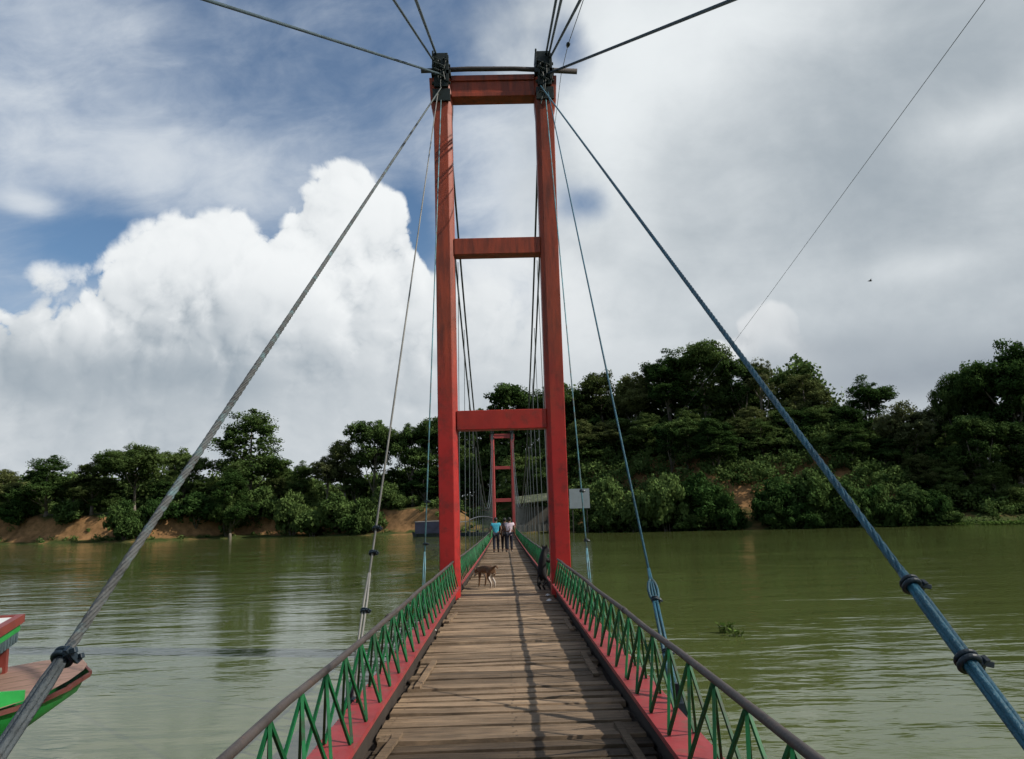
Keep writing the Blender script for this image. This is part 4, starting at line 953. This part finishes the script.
for (px, py, lb, sz_) in ((547.5, 595.5, 'upper of two white scraps lying at the deck edge below the black dog', .05), (549.5, 601, 'lower of two white scraps lying at the deck edge below the black dog', .06), (434, 632, 'white crumpled scrap on the left deck edge beside the kerb', .04)):
    p = at_z(px, py, dz_(16)+.02); rr = random.Random(int(py)); zz = dz_(p.y)+.012; q = MB()
    vs = [(p.x+math.cos(k*.785)*sz_*rr.uniform(.6, 1.2), p.y+math.sin(k*.785)*sz_*1.8*rr.uniform(.6, 1.2), zz+rr.uniform(0, .03)) for k in range(8)]+[(p.x, p.y, zz+.045)]
    q.add(vs, [(k, (k+1) % 8, 8) for k in range(8)]); o = q.build('paper_scrap', M['scrap']); tag(o, lb, 'litter')
# ------------------------------------------------------------------ people and dogs
def skin(name, J, E_, mat, parent, sub=2, extra=None):
    me = bpy.data.meshes.new(name); names = list(J); idx = {n: i for i, n in enumerate(names)}
    me.from_pydata([J[n][0] for n in names], [(idx[a], idx[b_]) for a, b_ in E_], [])
    o = bpy.data.objects.new(name+'_rig', me); col.objects.link(o)
    o.modifiers.new('skin', 'SKIN'); s = o.modifiers.new('sub', 'SUBSURF'); s.levels = sub; s.render_levels = sub
    for n, i in idx.items():
        r_ = J[n][1]; me.skin_vertices[0].data[i].radius = r_ if isinstance(r_, tuple) else (r_, r_); me.skin_vertices[0].data[i].use_root = (i == 0)
    bpy.context.view_layer.update()
    dg = bpy.context.evaluated_depsgraph_get(); nm = bpy.data.meshes.new_from_object(o.evaluated_get(dg)); nm.name = name
    bpy.data.objects.remove(o); nm.materials.clear()
    for mm in (mat if isinstance(mat, list) else [mat]): nm.materials.append(mm)
    if extra:
        bm = bmesh.new(); bm.from_mesh(nm)
        for (c, r_, sc) in extra:
            bmesh.ops.create_uvsphere(bm, u_segments=10, v_segments=7, radius=r_, matrix=Matrix.Translation(c) @ Matrix.Diagonal((*sc, 1)))
        bm.to_mesh(nm); bm.free()
    nm.polygons.foreach_set('use_smooth', [True]*len(nm.polygons)); nm.update()
    ob = bpy.data.objects.new(name, nm); col.objects.link(ob); ob.parent = parent; return ob
def ball(name, c, r_, sc, mat, parent):
    bm = bmesh.new(); bmesh.ops.create_uvsphere(bm, u_segments=16, v_segments=10, radius=r_, matrix=Matrix.Translation(c) @ Matrix.Diagonal((*sc, 1)))
    me = bpy.data.meshes.new(name); bm.to_mesh(me); bm.free(); me.materials.append(mat); me.polygons.foreach_set('use_smooth', [True]*len(me.polygons))
    ob = bpy.data.objects.new(name, me); col.objects.link(ob); ob.parent = parent; return ob
M['skin'] = paint('brown_skin', (.17, .085, .05), .6, .1, 5.0); M['hair'] = paint('black_hair', (.010, .009, .009), .6, .2, 20.0)
M['teal_shirt'] = paint('teal_shirt', (.035, .30, .42), .8, .25, 9.0, worn=(.10, .45, .52), worn_amt=.42); M['pale_shirt'] = paint('pale_pink_shirt', (.62, .50, .55), .8, .1, 6.0)
M['dark_shirt'] = paint('dark_shirt', (.020, .016, .024), .8, .3, 6.0); M['dark_jeans'] = paint('dark_trousers', (.014, .016, .026), .85, .3, 6.0); M['black_trousers'] = paint('black_trousers', (.012, .010, .011), .85, .3, 6.0)
M['shoe'] = paint('dark_shoe', (.02, .017, .015), .6, .2, 6.0); M['sandal'] = paint('pale_sandal', (.30, .26, .22), .6, .2, 6.0)
def person(x, Y, rz, H, label, shirt, trousers, shoe, stride, armL, armR, lean=0.0, sleeve=.55):
    o = thing('person', (x, Y, dz_(Y)+.006), label, 'person', local=True, rz=rz); k = H/1.65
    P = lambda *p: Vector(p)*k
    hipz, sh = .88, 1.36
    J = {'pelvis': (P(0, 0, .93), (.135*k, .10*k)), 'waist': (P(lean*.3, .005, 1.08), (.125*k, .09*k)), 'chest': (P(lean*.8, .01, 1.26), (.150*k, .105*k)), 'neck0': (P(lean, .01, 1.385), .06*k), 'neck1': (P(lean, .02, 1.44), .052*k), 'head0': (P(lean*1.05, .035, 1.505), (.072*k, .085*k)), 'head1': (P(lean*1.05, .03, 1.585), (.070*k, .085*k))}
    E_ = [('pelvis', 'waist'), ('waist', 'chest'), ('chest', 'neck0'), ('neck0', 'neck1'), ('neck1', 'head0'), ('head0', 'head1')]
    for s, n in ((-1, 'l'), (1, 'r')):
        st_ = stride*s
        J['hip'+n] = (P(s*.09, 0, hipz), .085*k); J['knee'+n] = (P(s*.095, st_*.55+.03, .48), .060*k); J['ank'+n] = (P(s*.10, st_-.03, .085), .042*k); J['toe'+n] = (P(s*.115, st_+.14, .035), (.04*k, .03*k))
        E_ += [('pelvis', 'hip'+n), ('hip'+n, 'knee'+n), ('knee'+n, 'ank'+n), ('ank'+n, 'toe'+n)]
        el, ha = (armL if s < 0 else armR); J['sho'+n] = (P(lean+s*.185, .005, sh), .058*k); J['elb'+n] = (P(*el), .042*k); J['wri'+n] = (P(*ha), .030*k)
        d_ = (P(*ha)-P(*el)).normalized(); J['palm'+n] = (P(*ha)+d_*.07*k, (.036*k, .02*k)); J['fing'+n] = (P(*ha)+d_*.15*k, (.026*k, .014*k)); sd = d_.cross(Vector((1, 0, 0))).normalized(); J['thumb'+n] = (P(*ha)+d_*.06*k+sd*.05*k, .013*k)
        E_ += [('chest', 'sho'+n), ('sho'+n, 'elb'+n), ('elb'+n, 'wri'+n), ('wri'+n, 'palm'+n), ('palm'+n, 'fing'+n), ('palm'+n, 'thumb'+n)]
    hc = P(lean*1.05, .03, 1.55)
    skin('body', J, E_, M['skin'], o, 2, [(hc+P(0, .105, -.01), .018*k, (1, 1, 1.5)), (hc+P(-.083, -.005, 0), .026*k, (.4, .8, 1.2)), (hc+P(.083, -.005, 0), .026*k, (.4, .8, 1.2)), (hc+P(-.034, .088, .02), .011*k, (1.2, .6, .8)), (hc+P(.034, .088, .02), .011*k, (1.2, .6, .8)), (hc+P(0, .092, -.055), .016*k, (1.6, .5, .5))])
    JS = {n: (J[n][0], (J[n][1][0]*1.16, J[n][1][1]*1.2) if isinstance(J[n][1], tuple) else J[n][1]*1.22) for n in ('waist', 'chest', 'neck0')}
    JS['hem'] = (P(lean*.1, 0, .74), (.165*k, .128*k)); ES = [('waist', 'hem'), ('waist', 'chest'), ('chest', 'neck0')]
    for n in 'lr':
        JS['sho'+n] = (J['sho'+n][0], .080*k); JS['cuff'+n] = (J['sho'+n][0].lerp(J['elb'+n][0], sleeve) if sleeve <= 1 else J['elb'+n][0].lerp(J['wri'+n][0], sleeve-1), .062*k if sleeve <= 1 else .046*k)
        if sleeve > 1: JS['elb'+n] = (J['elb'+n][0], .056*k); ES += [('chest', 'sho'+n), ('sho'+n, 'elb'+n), ('elb'+n, 'cuff'+n)]
        else: ES += [('chest', 'sho'+n), ('sho'+n, 'cuff'+n)]
    skin('shirt', JS, ES, shirt, o)
    JT = {'pelvis': (P(0, 0, .93), (.15*k, .115*k))}; ET = []
    for n in 'lr':
        JT['hip'+n] = (J['hip'+n][0], .103*k); JT['knee'+n] = (J['knee'+n][0], .078*k); JT['ank'+n] = (J['ank'+n][0]+P(0, 0, .03), .063*k); ET += [('pelvis', 'hip'+n), ('hip'+n, 'knee'+n), ('knee'+n, 'ank'+n)]
    skin('trousers', JT, ET, trousers, o)
    ball('hair', hc+P(0, -.018, .035), .098*k, (.93, 1.06, 1.02), M['hair'], o)
    for n in 'lr': ball('shoe', J['ank'+n][0].lerp(J['toe'+n][0], .5)-P(0, 0, .02), .062*k, (.75, 2.0, .62), shoe, o)
    return o
YP = 39.5
def pxX(px, py, Y): return at(px, py, Y).x
person(pxX(496.2, 545, YP), YP, R(3), 1.63, 'man in a bright teal patterned shirt and dark trousers walking away on the bridge', M['teal_shirt'], M['dark_jeans'], M['shoe'], .06, ((-.27, -.03, 1.12), (-.28, .05, .88)), ((.27, -.03, 1.12), (.28, .05, .88)))
person(pxX(504.4, 545, YP+.5), YP+.5, R(-4), 1.60, 'man all in dark clothes between the other two with an arm round the pale shirt', M['dark_shirt'], M['black_trousers'], M['shoe'], -.16, ((-.24, .0, 1.12), (-.22, .14, .94)), ((.33, -.10, 1.30), (.50, -.16, 1.24)), .03, 1.6)
person(pxX(509.6, 545, YP), YP, R(-2), 1.62, 'man in a pale pinkish shirt and dark trousers walking rightmost of the three', M['pale_shirt'], M['dark_jeans'], M['sandal'], .10, ((-.22, .08, 1.12), (-.16, .20, .98)), ((.26, .02, 1.12), (.27, .12, .90)), .02)
M['fur_brown'] = paint('brown_fur', (.135, .072, .036), .9, .35, 9.0, bump=.4, bscale=60); M['fur_black'] = paint('black_fur', (.005, .0045, .005), .8, .3, 9.0)
M['fur_white'] = paint('white_fur', (.42, .37, .32), .9, .15, 9.0)
# brown dog, facing left and a little away, head low
p = at_z(486.5, 588, dz_(17.8)); dog = thing('dog', (p.x, p.y, dz_(p.y)), 'brown dog with pale hind legs standing head down on the deck', 'dog', local=True, rz=R(122)); dog.scale = (.92, .92, .92)
def dog_mesh(root, matt, white=None):
    J = {'hips': ((-.24, 0, .47), (.085, .095)), 'belly': ((-.02, 0, .46), (.075, .085)), 'chest': ((.19, 0, .45), (.088, .115)), 'neck': ((.32, 0, .44), .068), 'skull': ((.44, -.0, .37), .062), 'muz': ((.53, 0, .29), .034), 'nose': ((.565, 0, .265), .024),
         'tail0': ((-.34, 0, .50), .028), 'tail1': ((-.42, .0, .53), .024), 'tail2': ((-.50, .0, .53), .020), 'tail3': ((-.545, .0, .48), .012)}
    E_ = [('hips', 'belly'), ('belly', 'chest'), ('chest', 'neck'), ('neck', 'skull'), ('skull', 'muz'), ('muz', 'nose'), ('hips', 'tail0'), ('tail0', 'tail1'), ('tail1', 'tail2'), ('tail2', 'tail3')]
    for s, n in ((-1, 'r'), (1, 'l')):
        f = .03*s; J['sh'+n] = ((.19, s*.065, .36), .048); J['el'+n] = ((.17+f, s*.07, .25), .030); J['wr'+n] = ((.19+f, s*.07, .10), .020); J['fp'+n] = ((.215+f, s*.07, .022), (.024, .018))
        J['th'+n] = ((-.24, s*.07, .36), .062); J['kn'+n] = ((-.19-f, s*.075, .26), .040); J['hk'+n] = ((-.31-f, s*.075, .145), .023); J['sk'+n] = ((-.295-f, s*.075, .06), .018); J['hp'+n] = ((-.26-f, s*.075, .020), (.024, .018))
        J['ear'+n] = ((.40, s*.075, .43), .022); J['eart'+n] = ((.38, s*.10, .46), .010)
        E_ += [('chest', 'sh'+n), ('sh'+n, 'el'+n), ('el'+n, 'wr'+n), ('wr'+n, 'fp'+n), ('hips', 'th'+n), ('th'+n, 'kn'+n), ('kn'+n, 'hk'+n), ('hk'+n, 'sk'+n), ('sk'+n, 'hp'+n), ('skull', 'ear'+n), ('ear'+n, 'eart'+n)]
    J = {k: (Vector(v[0]), v[1]) for k, v in J.items()}
    o = skin('body', J, E_, matt, root, 2)
    if white:
        for pl in o.data.polygons:
            c = pl.center
            if (c.z < .30 and c.x < -.12 and abs(c.y) < .085) or c.z < .05 or (c.z < .36 and abs(c.y) < .05): pl.material_index = 1
    for s in (-1, 1): ball('eye', Vector((.485, s*.040, .37)), .010, (1, 1, 1), M['hair'], root)
    ball('nose', Vector((.575, 0, .266)), .018, (1, 1, .8), M['hair'], root)
    return o
dog_mesh(dog, [M['fur_brown'], M['fur_white']], True)
# black dog up on its hind legs, forepaws on the right kerb
p = at_z(542, 591, dz_(17.2)); bd = thing('dog', (p.x, p.y, dz_(p.y)), 'black dog standing upright in the shade against the right railing', 'dog', local=True, rz=R(38))
J = {'hips': ((0, 0, .36), (.085, .09)), 'belly': ((.02, 0, .50), (.075, .085)), 'chest': ((.045, 0, .65), (.085, .10)), 'neck': ((.08, 0, .76), .062), 'skull': ((.14, 0, .83), .060), 'muz': ((.23, 0, .82), .034), 'nose': ((.27, 0, .815), .023), 'tail0': ((-.07, 0, .33), .028), 'tail1': ((-.10, 0, .22), .020), 'tail2': ((-.11, 0, .10), .012)}
E_ = [('hips', 'belly'), ('belly', 'chest'), ('chest', 'neck'), ('neck', 'skull'), ('skull', 'muz'), ('muz', 'nose'), ('hips', 'tail0'), ('tail0', 'tail1'), ('tail1', 'tail2')]
for s, n in ((-1, 'r'), (1, 'l')):
    J['sh'+n] = ((.09, s*.065, .63), .045); J['el'+n] = ((.18, s*.07, .58), .030); J['wr'+n] = ((.28, s*.07, .64), .021); J['fp'+n] = ((.325, s*.07, .635), .022)
    J['th'+n] = ((.02, s*.065, .28), .058); J['kn'+n] = ((.08, s*.07, .21), .038); J['hk'+n] = ((-.03, s*.07, .11), .024); J['hp'+n] = ((.03, s*.07, .020), (.024, .018)); J['ear'+n] = ((.11, s*.06, .90), .022); J['eart'+n] = ((.095, s*.075, .945), .010)
    E_ += [('chest', 'sh'+n), ('sh'+n, 'el'+n), ('el'+n, 'wr'+n), ('wr'+n, 'fp'+n), ('hips', 'th'+n), ('th'+n, 'kn'+n), ('kn'+n, 'hk'+n), ('hk'+n, 'hp'+n), ('skull', 'ear'+n), ('ear'+n, 'eart'+n)]
skin('body', {k: (Vector(v[0]), v[1]) for k, v in J.items()}, E_, M['fur_black'], bd, 2)
for s in (-1, 1): ball('eye', Vector((.185, s*.040, .845)), .010, (1, 1, 1), M['hair'], bd)
for o in bpy.data.objects:
    if '_local' in o: del o['_local']
